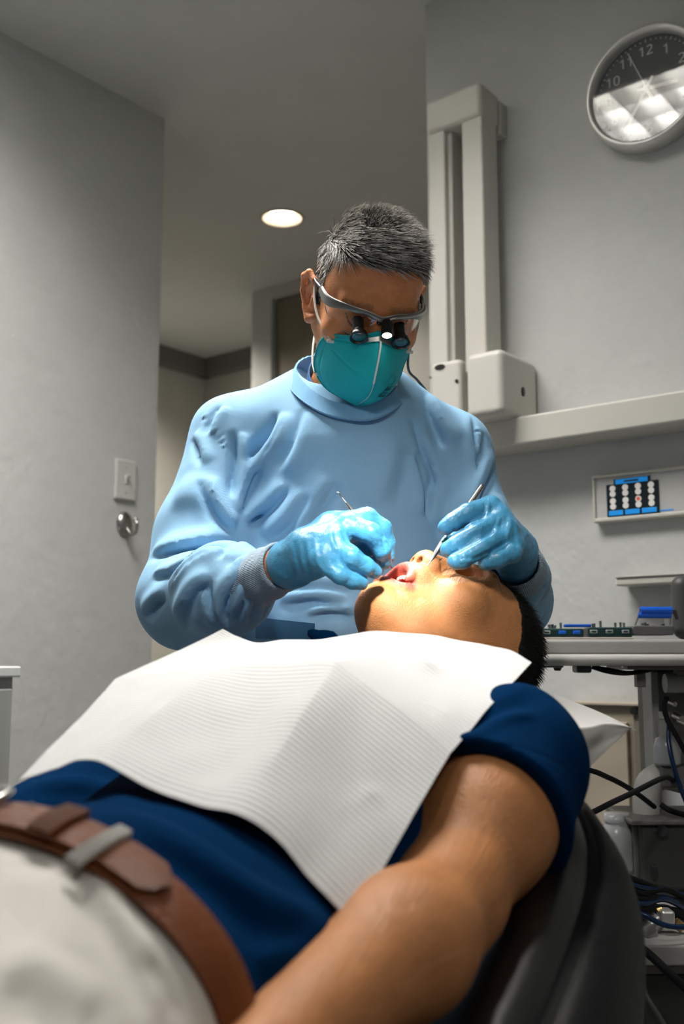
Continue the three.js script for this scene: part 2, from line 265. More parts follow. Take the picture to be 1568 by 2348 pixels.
struct('trim_1', merge([slab(-4.25, -4.19, CEIL - 0.1, CEIL, -4.08, -0.52), slab(-4.25, -3.237, CEIL - 0.1, CEIL, -4.08, -4.02)]), M.crown);
struct('baseboard_right', slab(-1.404, 1.9, 0, 0.1, ZR, ZR + 0.012), M.casing);
struct('baseboard_left', slab(XL, XL + 0.012, 0, 0.1, -2.084, 1.9), M.casing);
const DL = wallHit(647, 500, 'y', CEIL), FILL_DL2 = { x: -3.72, z: -3.1 };
{
  const s = new THREE.Shape(); s.moveTo(-4.5, -2.1); s.lineTo(2.1, -2.1); s.lineTo(2.1, 4.3); s.lineTo(-4.5, 4.3); s.closePath();
  const h = new THREE.Path(); h.absarc(DL.x, -DL.z, 0.076, 0, Math.PI * 2); s.holes.push(h);
  const h2 = new THREE.Path(); h2.absarc(FILL_DL2.x, -FILL_DL2.z, 0.076, 0, Math.PI * 2); s.holes.push(h2);
  for (const [x, z, w, l] of TROFFERS) { const q = new THREE.Path(); q.moveTo(x - w / 2, -z - l / 2); q.lineTo(x + w / 2, -z - l / 2); q.lineTo(x + w / 2, -z + l / 2); q.lineTo(x - w / 2, -z + l / 2); q.closePath(); s.holes.push(q); }
  const g = new THREE.ExtrudeGeometry(s, { depth: 0.1, bevelEnabled: false, curveSegments: 48 }); g.rotateX(-Math.PI / 2); g.translate(0, CEIL, 0);
  struct('ceiling', g, M.ceiling);
}
function downlight(x, z, label, power) {
  const t = thing('recessed_downlight', label, 'ceiling light', [x, CEIL, z], 0);
  mesh('trim_ring', new THREE.LatheGeometry([[0.072, 0.008], [0.0745, -0.002], [0.078, -0.005], [0.084, -0.003], [0.086, 0], [0.075, 0.002]].map((p) => new THREE.Vector2(...p)), 48), std(lin(0.55, 0.5, 0.4), 0.5), t);
  mesh('baffle', new THREE.LatheGeometry([[0.0735, 0.001], [0.071, 0.012], [0.0725, 0.013], [0.069, 0.024], [0.0705, 0.025], [0.067, 0.036], [0.066, 0.05], [0.0752, 0.05], [0.0752, 0.001]].map((p) => new THREE.Vector2(...p)), 48), std(lin(0.75, 0.66, 0.48), 0.6), t);
  const lens = new THREE.CylinderGeometry(0.0655, 0.0655, 0.006, 40); lens.translate(0, 0.045, 0);
  mesh('lens', lens, std(0xffffff, 0.5, { emissive: lin(1, 0.95, 0.85), emissiveIntensity: 7 }), t);
  const L = new THREE.SpotLight(lin(1, 0.94, 0.83), power, 0, 1.2, 0.7, 2); L.position.set(0, 0.03, 0); L.target.position.set(0, -1, 0); L.castShadow = true; L.shadow.radius = 2.5; t.add(L, L.target);
}
downlight(DL.x, DL.z, 'round recessed ceiling light glowing in the hallway ceiling', 4);
downlight(FILL_DL2.x, FILL_DL2.z, 'added round ceiling fill light hidden at the far hallway corner', 13);  // unseen lamp, added to brighten the far end of the hall
for (const [x, z, w, l, power] of TROFFERS) { // recessed, with louvre blades that cut the light off at a steep angle
  const t = thing('ceiling_light_troffer', x < 0 ? 'recessed louvred ceiling light over the treatment chair' : 'added louvred ceiling fill light out of view behind the chair', 'ceiling light', [x, CEIL, z]);
  const f = 0.006, H = 0.17, inW = w - 2 * f, inL = l - 2 * f;
  mesh('housing', merge([box(w, H, f, 0, H / 2, l / 2 - f / 2), box(w, H, f, 0, H / 2, -l / 2 + f / 2), box(f, H, inL, w / 2 - f / 2, H / 2, 0), box(f, H, inL, -w / 2 + f / 2, H / 2, 0), box(w, f, l, 0, H + f / 2, 0)]), M.satin, t);
  mesh('frame', merge([box(w + 0.03, 0.004, 0.02, 0, -0.002, l / 2 + 0.005), box(w + 0.03, 0.004, 0.02, 0, -0.002, -l / 2 - 0.005), box(0.02, 0.004, l, w / 2 + 0.005, -0.002, 0), box(0.02, 0.004, l, -w / 2 - 0.005, -0.002, 0)]), M.white, t);
  mesh('diffuser', box(inW, 0.006, inL, 0, H - 0.004, 0), std(0xffffff, 0.6, { emissive: TROFFER_COLOR, emissiveIntensity: 8 }), t);
  const blade = std(lin(0.3, 0.3, 0.29), 0.3, { metalness: 0.9 }), n = Math.round(w / 0.12), m = Math.round(l / 0.12), bh = 0.075;
  for (let i = 1; i < n; i++) mesh('louvre_blade', box(0.003, bh, inL, -w / 2 + w * i / n, bh / 2 + 0.004, 0), blade, t);
  for (let i = 1; i < m; i++) mesh('louvre_blade', box(inW, bh, 0.003, 0, bh / 2 + 0.004, -l / 2 + l * i / m), blade, t);
  const L = new THREE.RectAreaLight(TROFFER_COLOR, power, inW, inL); L.position.set(0, H - 0.01, 0); L.rotation.set(-Math.PI / 2, 0, 0); L.castShadow = true; t.add(L);
}

// ---------------------------------------------------------------- on the right wall
{ // clock
  const c = wallHit(1477, 196, 'z', ZR + 0.04), R = 0.138;
  const t = thing('wall_clock', 'round silver-rimmed wall clock with black dial and white numerals', 'clock', [c.x, c.y, ZR]);
  const rim = new THREE.LatheGeometry([[R * 0.86, 0.004], [R, 0.004], [R, 0.03], [R * 0.995, 0.04], [R * 0.975, 0.046], [R * 0.94, 0.047], [R * 0.905, 0.044], [R * 0.89, 0.036], [R * 0.885, 0.02]].map((p) => new THREE.Vector2(...p)), 72); rim.rotateX(Math.PI / 2);
  mesh('rim', rim, std(lin(0.7, 0.69, 0.66), 0.36, { metalness: 0.35 }), t);
  const face = new THREE.CylinderGeometry(R * 0.9, R * 0.9, 0.012, 64); face.rotateX(Math.PI / 2); face.translate(0, 0, 0.016); mesh('dial', face, std(lin(0.008, 0.008, 0.009), 0.5), t);
  const inkM = std(lin(0.62, 0.62, 0.62), 0.5);
  const digits = (s) => { const tx = canvasTex(160, 128, (g, w, h) => { g.clearRect(0, 0, w, h); g.fillStyle = '#ffffff'; g.font = '112px sans-serif'; g.textAlign = 'center'; g.textBaseline = 'middle'; g.fillText(s, w / 2, h / 2 + 4); }); return std(lin(0.6, 0.6, 0.6), 0.5, { map: tx, alphaMap: tx, alphaTest: 0.5, transparent: true }); };
  for (let i = 1; i <= 12; i++) {
    const a = i * Math.PI / 6, g = new THREE.PlaneGeometry(0.046, 0.036); g.translate(Math.sin(a) * R * 0.66, Math.cos(a) * R * 0.66, 0.0226); mesh('numeral', g, digits(String(i)), t);
  }
  for (let i = 0; i < 60; i++) { const a = i * Math.PI / 30, L = i % 5 ? 0.004 : 0.007, g = box(0.0016, L, 0.0008); g.translate(0, R * 0.82, 0.0226); g.rotateZ(-a); mesh('minute_mark', g, inkM, t); }
  const hand = (len, tail, w, ang, z) => { const g = rbox(w, len + tail, 0.0014, 0.0006, 0, (len - tail) / 2, 0); g.rotateZ(-ang * Math.PI / 180); g.translate(0, 0, z); return g; };
  mesh('hour_hand', hand(R * 0.5, R * 0.16, 0.008, 95, 0.026), M.white, t);
  mesh('minute_hand', hand(R * 0.74, R * 0.2, 0.0065, 212, 0.028), M.white, t);
  mesh('second_hand', merge([hand(R * 0.74, 0, 0.0022, -22, 0.03), hand(0, R * 0.26, 0.0075, -22, 0.03)]), M.white, t);
  const hub = new THREE.CylinderGeometry(0.006, 0.006, 0.012, 20); hub.rotateX(Math.PI / 2); hub.translate(0, 0, 0.027); mesh('hub', hub, M.white, t);
  const glass = new THREE.CylinderGeometry(R * 0.888, R * 0.888, 0.0025, 64); glass.rotateX(Math.PI / 2); glass.translate(0, 0, 0.0355); mesh('glass', glass, std(0xffffff, 0.03, { transmission: 1, ior: 1.6 }), t);
}
{ // folded vertical x-ray arm
  const O = wallHit(1085, 880, 'z', ZR), x = (px, py, z) => wallHit(px, py, 'z', ZR + z);
  const t = thing('x_ray_wall_arm', 'cream folded x-ray arm of two upright beams mounted on the wall', 'x-ray arm', [O.x, 0, ZR]);
  const place = (g, w) => { g.translate(w.x - O.x, w.y, 0); return g; };
  // depth of the beams' front from the wall
  const F = 0.115, at = (px, py) => { const h = wallHit(px, py, 'z', ZR + F); return [h.x - O.x, h.y]; };
  const rect = (p, q, z0, z1, r) => rbox(Math.abs(q[0] - p[0]), Math.abs(q[1] - p[1]), z1 - z0, r, (p[0] + q[0]) / 2, (p[1] + q[1]) / 2, (z0 + z1) / 2);
  const capA = at(974, 222), capB = at(1104, 268);
  mesh('top_cap', rect([capA[0], at(1040, 208)[1]], [capB[0], at(1040, 288)[1]], 0.03, F + 0.004, 0.014), M.enamel, t);
  mesh('mounting_plate', rect([capA[0] + 0.03, at(1040, 220)[1]], [capB[0] + 0.004, at(1040, 300)[1]], 0.0, 0.032, 0.006), M.enamelDim, t);
  const yTop = at(1040, 262)[1], yLow = at(1010, 905)[1];
  const b1 = [at(979, 500)[0], at(1028, 500)[0]], b2 = [at(1058, 500)[0], at(1107, 500)[0]];
  mesh('beam', rect([b1[0], yTop], [b1[1] - 0.012, yLow], 0.045, F - 0.006, 0.005), M.enamel, t);
  mesh('beam_edge_strip', rect([b1[1] - 0.016, yTop], [b1[1], yLow], 0.04, F - 0.02, 0.004), M.enamelDim, t);
  mesh('beam', rect([b2[0], yTop], [b2[1], at(1090, 850)[1]], 0.04, F - 0.004, 0.006), M.enamel, t);
  const lb = [at(985, 838), at(1062, 1000)];
  const box1 = mesh('lower_housing', rect([lb[0][0], at(1020, 828)[1]], [lb[1][0] - 0.004, at(1020, 1010)[1]], 0.03, F + 0.002, 0.012), M.enamel, t);
  const badge = new THREE.CylinderGeometry(0.014, 0.014, 0.003, 28); badge.scale(1, 1, 0.42); badge.rotateX(Math.PI / 2); const bp = at(1010, 842); badge.rotateZ(0.0); badge.translate(bp[0], bp[1], F + 0.003); mesh('badge', badge, M.black, box1);
  for (const [px, py, r] of [[1048, 874, 0.0042], [987, 866, 0.003]]) { const g = new THREE.CylinderGeometry(r, r, 0.003, 16); g.rotateX(Math.PI / 2); const p = at(px, py); g.translate(p[0], p[1], F + 0.0025); mesh('screw', g, px > 1000 ? M.black : M.midGrey, box1); }
  const F2 = 0.165, at2 = (px, py) => { const h = wallHit(px, py, 'z', ZR + F2); return [h.x - O.x, h.y]; };
  const p = at2(1065, 812), q = at2(1153, 945);
  const box2 = mesh('elbow_housing', rect([p[0], at2(1108, 804)[1]], [q[0], at2(1108, 954)[1]], 0.0, F2, 0.016), M.enamel, t);
  const kn = new THREE.CylinderGeometry(0.006, 0.006, 0.004, 20); kn.scale(1, 1, 1.8); kn.rotateZ(Math.PI / 2); kn.rotateX(Math.PI / 2); kn.translate(q[0] + 0.001, (p[1] + q[1]) / 2 - 0.01, F2 * 0.45); mesh('key_lock', kn, M.black, box2);
}
{ // horizontal arm
  const a = wallHit(1075, 940, 'z', ZR + 0.1), y1 = wallHit(1568, 893, 'z', ZR + 0.1).y, y0 = wallHit(1568, 965, 'z', ZR + 0.1).y;
  const t = thing('wall_extension_arm', 'long cream horizontal arm along the wall below the x-ray arm', 'wall arm', [a.x, y0, ZR]);
  const L = 1.5;
  mesh('beam', rbox(L, y1 - y0, 0.1, 0.006, L / 2 - 0.06, (y1 - y0) / 2, 0.05), M.enamel, t);
  mesh('end_cap', rbox(0.012, (y1 - y0) * 0.98, 0.094, 0.004, -0.066, (y1 - y0) / 2, 0.05), M.enamelDim, t);
}
{ // wall keypad
  const z = 0.022, tl = wallHit(1357, 1092, 'z', ZR + z), bl = wallHit(1364, 1199, 'z', ZR + z), W = 0.25, H = tl.y - bl.y;
  const t = thing('wall_control_panel', 'cream-framed wall control panel with blue and black key screen', 'control panel', [tl.x, bl.y, ZR]);
  mesh('frame', merge([rbox(W, 0.007, z + 0.004, 0.003, W / 2, H - 0.0035, z / 2), rbox(W, 0.009, z + 0.004, 0.003, W / 2, 0.0045, z / 2), rbox(0.006, H, z + 0.004, 0.003, 0.003, H / 2, z / 2), rbox(0.006, H, z + 0.004, 0.003, W - 0.003, H / 2, z / 2)]), M.enamel, t);
  mesh('face_plate', box(W - 0.01, H - 0.012, z - 0.004, W / 2, H / 2, z / 2 - 0.001), std(lin(0.5, 0.5, 0.49), 0.5), t);
  const sw = 0.115, sh = H * 0.68, sx = 0.032, sy = H * 0.1;
  const scr = mesh('screen', rbox(sw, sh, 0.004, 0.0015, sx + sw / 2, sy + sh / 2, z - 0.001), std(lin(0.006, 0.014, 0.018), 0.3), t);
  const blue = std(lin(0.01, 0.2, 0.55), 0.4, { emissive: lin(0.0, 0.22, 0.6), emissiveIntensity: 0.5 }), head = mesh('header_bar', merge([rbox(sw * 0.7, H * 0.13, 0.004, 0.001, sx + sw * 0.5, sy + sh + H * 0.035, z - 0.001)]), std(lin(0.006, 0.014, 0.018), 0.3), t);
  mesh('header_label', box(sw * 0.62, H * 0.095, 0.0012, sx + sw * 0.5, sy + sh + H * 0.035, z + 0.0016), blue, head);
  mesh('header_text', box(sw * 0.28, H * 0.04, 0.001, sx + sw * 0.5, sy + sh + H * 0.035, z + 0.0024), std(lin(0.02, 0.06, 0.09), 0.4), head);
  const btn = std(lin(0.62, 0.6, 0.57), 0.4, { emissive: lin(0.6, 0.58, 0.55), emissiveIntensity: 0.25 }), red = std(lin(0.6, 0.12, 0.05), 0.4, { emissive: lin(0.6, 0.1, 0.05), emissiveIntensity: 0.25 });
  for (let r = 0; r < 4; r++) for (let c = 0; c < 4; c++) { const g = new THREE.CylinderGeometry(0.0066, 0.0066, 0.003, 20); g.rotateX(Math.PI / 2); g.translate(sx + sw * (0.13 + c * 0.247), sy + sh * (0.3 + r * 0.17 + (r > 1 ? 0.05 : 0)), z + 0.0012); const b = mesh('button', g, btn, scr); if (r === 1 && c === 2) { const k = new THREE.CylinderGeometry(0.0042, 0.0042, 0.003, 16); k.rotateX(Math.PI / 2); k.translate(sx + sw * (0.13 + c * 0.247), sy + sh * (0.3 + r * 0.17), z + 0.0018); mesh('button_face', k, red, scr); } }
  for (let c = 0; c < 3; c++) mesh('soft_key', rbox(sw * 0.28, sh * 0.15, 0.002, 0.0008, sx + sw * (0.18 + c * 0.32), sy + sh * 0.1, z + 0.0012), blue, scr);
  mesh('status_line', box(0.03, 0.002, 0.001, sx + sw + 0.014, sy + 0.004, z - 0.0024), blue, t);
}
{ // small ledge
  const a = wallHit(1415, 1342, 'z', ZR + 0.05), t = thing('wall_ledge', 'thin cream wall ledge below the control panel', 'shelf', [a.x, a.y, ZR]);
  mesh('board', rbox(0.7, 0.016, 0.06, 0.004, 0.35, 0.006, 0.03), M.enamel, t);
  mesh('lip', rbox(0.7, 0.004, 0.064, 0.0015, 0.352, 0.016, 0.031), M.enamelDim, t);
}
// ---------------------------------------------------------------- on the left wall
{ // switch plate
  const a = wallHit(268, 1050, 'x', XL + 0.012), b = wallHit(312, 1150, 'x', XL + 0.012), H = a.y - b.y, W = a.z - b.z;
  const t = thing('light_switch', 'off-white toggle light switch plate above the wall hook', 'switch', [XL, b.y, (a.z + b.z) / 2]);
  const pl = rbox(0.012, H, W, 0.005, 0.006, H / 2, 0); mesh('plate', pl, std(lin(0.6, 0.6, 0.57), 0.4), t);
  const s = rbox(0.006, 0.026, 0.011, 0.002, 0.0115, H * 0.5, 0); mesh('toggle_collar', s, std(lin(0.55, 0.55, 0.52), 0.4), t);
  const g = rbox(0.02, 0.009, 0.007, 0.003, 0.01, 0, 0); g.rotateZ(0.7); g.translate(0.012, H * 0.51, 0); mesh('toggle', g, std(lin(0.5, 0.5, 0.47), 0.4), t);
  for (const y of [0.2, 0.8]) { const c = new THREE.CylinderGeometry(0.003, 0.003, 0.002, 12); c.rotateZ(Math.PI / 2); c.translate(0.0125, H * y, 0); mesh('screw', c, M.enamelDim, t); }
}
{ // hook
  const a = wallHit(290, 1202, 'x', XL + 0.01), t = thing('wall_hook', 'dark chrome round wall hook below the light switch', 'hook', [XL, a.y, a.z]);
  const disc = new THREE.LatheGeometry([[0, 0.016], [0.014, 0.015], [0.024, 0.012], [0.031, 0.006], [0.032, 0], [0, 0]].map((p) => new THREE.Vector2(...p)), 40); disc.rotateZ(-Math.PI / 2); disc.scale(1, 1.15, 0.9);
  mesh('rose', disc, M.steel, t);
  mesh('hook_arm', tube([[0.012, -0.012, 0], [0.03, -0.03, 0], [0.05, -0.026, 0], [0.056, -0.004, 0], [0.05, 0.008, 0]], 0.005, 30, 12), M.steel, t);
  const k = new THREE.SphereGeometry(0.007, 16, 12); k.translate(0.05, 0.01, 0); mesh('knob', k, M.steel, t);
}
{ // cabinet at the left edge
  const w = toWorld(J(50, 1528, 2.2)), t = thing('side_cabinet', 'grey cabinet with white worktop by the plain wall', 'cabinet', [w.x, 0, w.z], Math.PI / 2);
  const H = w.y;
  mesh('worktop', rbox(0.7, 0.022, 0.46, 0.004, -0.35, H - 0.011, -0.23), M.white, t);
  mesh('body', box(0.66, H - 0.1, 0.43, -0.337, (H - 0.022 - 0.08) / 2 + 0.08, -0.235), std(lin(0.36, 0.36, 0.34), 0.5), t);
  mesh('door', rbox(0.64, H - 0.15, 0.018, 0.003, -0.337, (H - 0.022 - 0.1) / 2 + 0.09, -0.012), std(lin(0.38, 0.38, 0.36), 0.45, { map: dataTex(128, 128, (u, v) => { const n = 0.9 + 0.1 * tileNoise(u, 0.0 * v, 64, 4); return [n, n, n]; }) }), t);
  mesh('plinth', box(0.6, 0.08, 0.36, -0.337, 0.04, -0.24), M.darkGrey, t);
}
// ---------------------------------------------------------------- the reclining patient
// Torso frame: s along the spine from the belt towards the neck, lat to the patient's left, h out of the chest
const TC = [-0.213, -0.214, -0.743], TA = V.norm([0.47, 0.24, -0.857]), TL = V.norm([0.8755, 0, 0.483]), TN = V.norm(V.cross(TL, TA).map((x) => -x)).map((x) => x);
if (TN[1] < 0) for (let i = 0; i < 3; i++) TN[i] *= -1;
const T = (s, lat, h) => [0, 1, 2].map((i) => TC[i] + TA[i] * s + TL[i] * lat + TN[i] * h);
const skinBump = dataTex(512, 512, (u, v) => 0.5 * tileNoise(u, v, 128, 31) + 0.3 * tileNoise(u, v, 200, 33) + 0.2 * tileNoise(u, v, 40, 35));
skinBump.repeat.set(9, 9);
const clothBump = dataTex(256, 256, (u, v) => 0.5 + 0.25 * Math.sin(u * Math.PI * 2 * 48) * (0.7 + 0.3 * tileNoise(u, v, 64, 2)) + 0.25 * Math.sin(v * Math.PI * 2 * 48) * (0.7 + 0.3 * tileNoise(u, v, 64, 9)));
clothBump.repeat.set(16, 16);
const skinTone = (r, g, b) => std(lin(r, g, b), 0.5, { bumpMap: skinBump, bumpScale: 0.0006, sheen: 0.15, sheenColor: lin(1, 0.6, 0.4), sheenRoughness: 0.5 });
const patientSkin = std(0xffffff, 0.5, { bumpMap: skinBump, bumpScale: 0.0007, vertexColors: true, specularIntensity: 0.6 });
const navy = std(lin(0.0006, 0.021, 0.072), 1.0, { bumpMap: clothBump, bumpScale: 0.0004, specularIntensity: 0.06 });
const khaki = std(lin(0.68, 0.65, 0.59), 0.85, { bumpMap: clothBump, bumpScale: 0.0005 });
const leatherBrown = std(lin(0.17, 0.048, 0.012), 0.36, { bumpMap: dataTex(256, 256, (u, v) => 0.6 * tileNoise(u, v, 60, 41) + 0.4 * tileNoise(u, v, 120, 43), false, [12, 12]), bumpScale: 0.0008, specularIntensity: 0.6 });

const patient = figure('person', 'reclining patient in navy t-shirt, khaki trousers and brown belt, mouth open', 'person', T(0.2, 0, -0.135), 'people');
const SH = T(0.46, 0.185, 0.006), EL = J(1024, 2066, 0.87), WR = J(560, 2490, 0.64), HD = V.mad(WR, V.norm(V.sub(WR, EL)), 0.08);
const armDir = V.norm(V.sub(EL, SH)), foreDir = V.norm(V.sub(WR, EL));
// head frame: c towards the crown, n out of the face, l to the patient's left
const PH = { o: [0.140, 0.022, -1.366] };
PH.c = V.norm([0.84, 0.2, -0.5]); PH.n = V.norm([-0.27, 0.93, 0.2]); PH.l = V.norm(V.cross(PH.n, PH.c)); PH.n = V.norm(V.cross(PH.c, PH.l));
if (PH.l[2] < 0) PH.l = PH.l.map((x) => -x);
const Ph = (l, c, n) => [0, 1, 2].map((i) => PH.o[i] + PH.l[i] * l + PH.c[i] * c + PH.n[i] * n);

const shirtF = new Field().add(
  fcap(T(0.26, 0, -0.02), T(0.41, 0, -0.004), 0.165, 0.165, TN, 0.60, 0.03),
  fcap(T(-0.05, 0, -0.004), T(0.05, 0, -0.012), 0.162, 0.164, TN, 0.62, 0.05), fcap(T(0.1, 0, -0.03), T(0.26, 0, -0.03), 0.164, 0.165, TN, 0.42, 0.06),
  cap(T(0.44, 0.07, -0.01), SH, 0.085, 0.074, 0.05), cap(T(0.44, -0.07, -0.01), T(0.45, -0.19, -0.015), 0.085, 0.072, 0.05),
  cap(T(0.42, 0, 0.0), T(0.5, 0, 0.01), 0.09, 0.06, 0.04),
);
const hemT = 0.085; // sleeve length along the arm
const hemP = V.mad(SH, armDir, hemT);
shirtF.add(cap(T(0.45, -0.19, -0.015), T(0.26, -0.25, -0.05), 0.072, 0.08, 0.04));
const sleeveF = new Field([cap(T(0.42, 0.11, -0.03), SH, 0.055, 0.068, 0.03), cap(SH, V.mad(SH, armDir, 0.22), 0.071, 0.09, 0.03), cap(V.mad(SH, armDir, 0.075), V.mad(SH, armDir, 0.3), 0.061, 0.09, 0.003, { sub: true }), half(V.mad(hemP, armDir, 0.012), V.norm(V.add(armDir, [-0.02, 0.04, 0])), { cut: true, k: 0.003 })]);
sleeveF.noise = (x, y, z) => 0.002 * vnoise(x * 22, y * 22, z * 22);
sleeveF.fold([[1060, 1690], [1150, 1630], [1260, 1580]], 0.018, -0.006).fold([[1030, 1720], [1120, 1660], [1220, 1620]], 0.016, 0.006).fold([[1250, 1560], [1310, 1680], [1350, 1800]], 0.018, 0.004).fold([[1060, 1712], [1180, 1712], [1290, 1755], [1355, 1820]], 0.004, -0.0012);
shirtF.add(cap(J(712, 1451, 1.27), J(752, 1472, 1.26), 0.006, 0.012, 0.004), cap(J(752, 1472, 1.26), T(0.46, -0.06, 0.02), 0.012, 0.03, 0.01));
// neck hole
shirtF.add(ell(T(0.545, 0.0, 0.04), [0.062, 0.062, 0.06], null, 0.01, { sub: true }));
shirtF.fold([[240, 1850], [420, 1940], [600, 2060], [790, 2145]], 0.022, 0.010).fold([[560, 2210], [680, 2180], [745, 2120]], 0.014, 0.006).fold([[300, 1930], [480, 2040], [620, 2160]], 0.02, -0.006)
  .fold([[1010, 1735], [1090, 1660], [1200, 1580]], 0.016, 0.006).fold([[1060, 1700], [1150, 1630], [1250, 1570]], 0.014, -0.006).fold([[1250, 1560], [1310, 1680], [1350, 1800]], 0.018, 0.004).fold([[480, 2130], [540, 2240], [590, 2330]], 0.02, 0.006)
  .fold([[60, 1800], [200, 1800], [330, 1860]], 0.018, 0.005);
{
  const g = mergeGeometries([shirtF.mesh([-0.5, -0.42, -1.45], [0.38, 0.12, -0.48], 0.005), sleeveF.mesh([0.0, -0.42, -1.35], [0.4, 0.12, -0.75], 0.0035)]);
  const m = part(patient, 't_shirt', g, navy); m.userData.label = 'navy blue short-sleeved t-shirt';
  // stitched hem line
  const up = V.norm(V.cross(armDir, TL)), side = V.norm(V.cross(up, armDir));
}
// body
const bodyF = new Field().add(
  fcap(T(-0.1, 0, -0.01), T(0.4, 0, -0.02), 0.145, 0.145, TN, 0.45, 0.06),
  cap(T(0.44, 0.07, -0.01), SH, 0.07, 0.058, 0.05), cap(T(0.44, -0.07, -0.01), T(0.45, -0.19, -0.015), 0.07, 0.058, 0.05),
);
const E2 = (p, q, t, o = [0, 0, 0]) => V.add(V.lerp(p, q, t), o);
bodyF.add(cap(SH, E2(SH, EL, 0.5), 0.057, 0.058, 0.03), cap(E2(SH, EL, 0.45, [0.004, -0.004, 0.004]), E2(SH, EL, 0.98), 0.056, 0.043, 0.03),
  cap(EL, E2(EL, WR, 0.28, [0.004, -0.004, 0]), 0.044, 0.047, 0.02), cap(E2(EL, WR, 0.28), WR, 0.046, 0.031, 0.03));
{ // hand on the lap
  const f = foreDir, side = V.norm(V.cross(f, [0, 1, 0])), k0 = V.mad(WR, f, 0.05);
  bodyF.add(fcap(WR, V.mad(WR, f, 0.08), 0.03, 0.04, [0, 1, 0], 0.5, 0.015));
  [[-0.03, 0.07, 0.085], [-0.01, 0.085, 0.09], [0.011, 0.082, 0.088], [0.03, 0.07, 0.082]].forEach(([o, L, r0], i) => { const a = V.mad(V.mad(WR, f, 0.085), side, o), b = V.add(V.mad(a, f, L * 0.55), [0, -0.004, 0]), c = V.add(V.mad(b, f, L * 0.45), [0, -0.016, 0]); bodyF.add(chain([a, b, c], [0.0095, 0.009, 0.0078], 0.004, 0.01)); });
  const a = V.mad(V.mad(WR, f, 0.03), side, -0.03), b = V.mad(V.mad(a, f, 0.03), side, -0.025), c = V.mad(V.mad(b, f, 0.03), side, -0.006); bodyF.add(chain([a, b, c], [0.014, 0.011, 0.009], 0.004, 0.012));
}
const RE = T(0.2, -0.3, -0.09), RW = T(0.0, -0.17, 0.02);
bodyF.add(cap(T(0.45, -0.19, -0.015), RE, 0.055, 0.045, 0.03), cap(RE, RW, 0.045, 0.03, 0.02));

// ---- head of the patient (crown c, face n, left l)
const NK0 = T(0.455, 0.0, 0.005), HR = [PH.l, PH.c, PH.n];
bodyF.add(
  cap(NK0, Ph(0, -0.03, -0.045), 0.062, 0.06, 0.04),
  ell(Ph(0, 0.03, -0.012), [0.076, 0.098, 0.096], HR, 0.03),      // cranium
  ell(Ph(0, -0.02, 0.028), [0.066, 0.085, 0.066], HR, 0.03),     // face block
  ell(Ph(0, -0.078, 0.018), [0.05, 0.038, 0.045], HR, 0.035),    // jaw, dropped
  cap(Ph(0.05, -0.03, -0.02), Ph(0.02, -0.092, 0.054), 0.025, 0.021, 0.03), cap(Ph(-0.05, -0.03, -0.02), Ph(-0.02, -0.092, 0.054), 0.025, 0.021, 0.03), // mandible
  ell(Ph(0, -0.1, 0.072), [0.026, 0.018, 0.022], HR, 0.03),   // chin
  ell(Ph(0.045, -0.008, 0.058), [0.028, 0.024, 0.022], HR, 0.03), ell(Ph(-0.045, -0.008, 0.058), [0.028, 0.024, 0.022], HR, 0.03), // cheekbones
  ell(Ph(0, -0.045, 0.094), [0.034, 0.017, 0.02], HR, 0.02),    // upper lip block
  cap(Ph(0, 0.03, 0.088), Ph(0, -0.016, 0.111), 0.012, 0.013, 0.016), ell(Ph(0, -0.021, 0.112), [0.0145, 0.013, 0.012], HR, 0.008), // nose
  ell(Ph(0.015, -0.021, 0.105), [0.0105, 0.011, 0.012], HR, 0.008), ell(Ph(-0.015, -0.021, 0.105), [0.0105, 0.011, 0.012], HR, 0.008),
  ell(Ph(0, 0.045, 0.076), [0.055, 0.014, 0.014], HR, 0.03),   // brow
  ell(Ph(0.032, 0.026, 0.088), [0.018, 0.013, 0.014], HR, 0.01, { sub: true }), ell(Ph(-0.032, 0.026, 0.088), [0.018, 0.013, 0.014], HR, 0.01, { sub: true }),
  ell(Ph(0.032, 0.024, 0.07), [0.0165, 0.0125, 0.0135], HR, 0.004), ell(Ph(-0.032, 0.024, 0.07), [0.0165, 0.0125, 0.0135], HR, 0.004), // closed lids
  // mouth: carve, then lips
  ell(Ph(0, -0.07, 0.1), [0.025, 0.0165, 0.042], HR, 0.004, { sub: true }),
);
const lipRing = (y, z, flat, r) => { const pts = []; for (let i = 0; i <= 10; i++) { const a = Math.PI * i / 10; pts.push(Ph(Math.cos(a) * 0.0265, -0.069 + Math.sin(a) * flat, z - Math.cos(a) ** 2 * 0.012)); } return chain(pts, pts.map((_, i) => r * (0.55 + 0.45 * Math.sin(Math.PI * i / 10))), 0.004, 0.006); };
bodyF.add(lipRing(0, 0.108, 0.0195, 0.0062), lipRing(0, 0.096, -0.0205, 0.0066));
bodyF.add(ell(Ph(0.0075, -0.029, 0.111), [0.0048, 0.008, 0.0065], HR, 0.002, { sub: true }), ell(Ph(-0.0075, -0.029, 0.111), [0.0048, 0.008, 0.0065], HR, 0.002, { sub: true }));
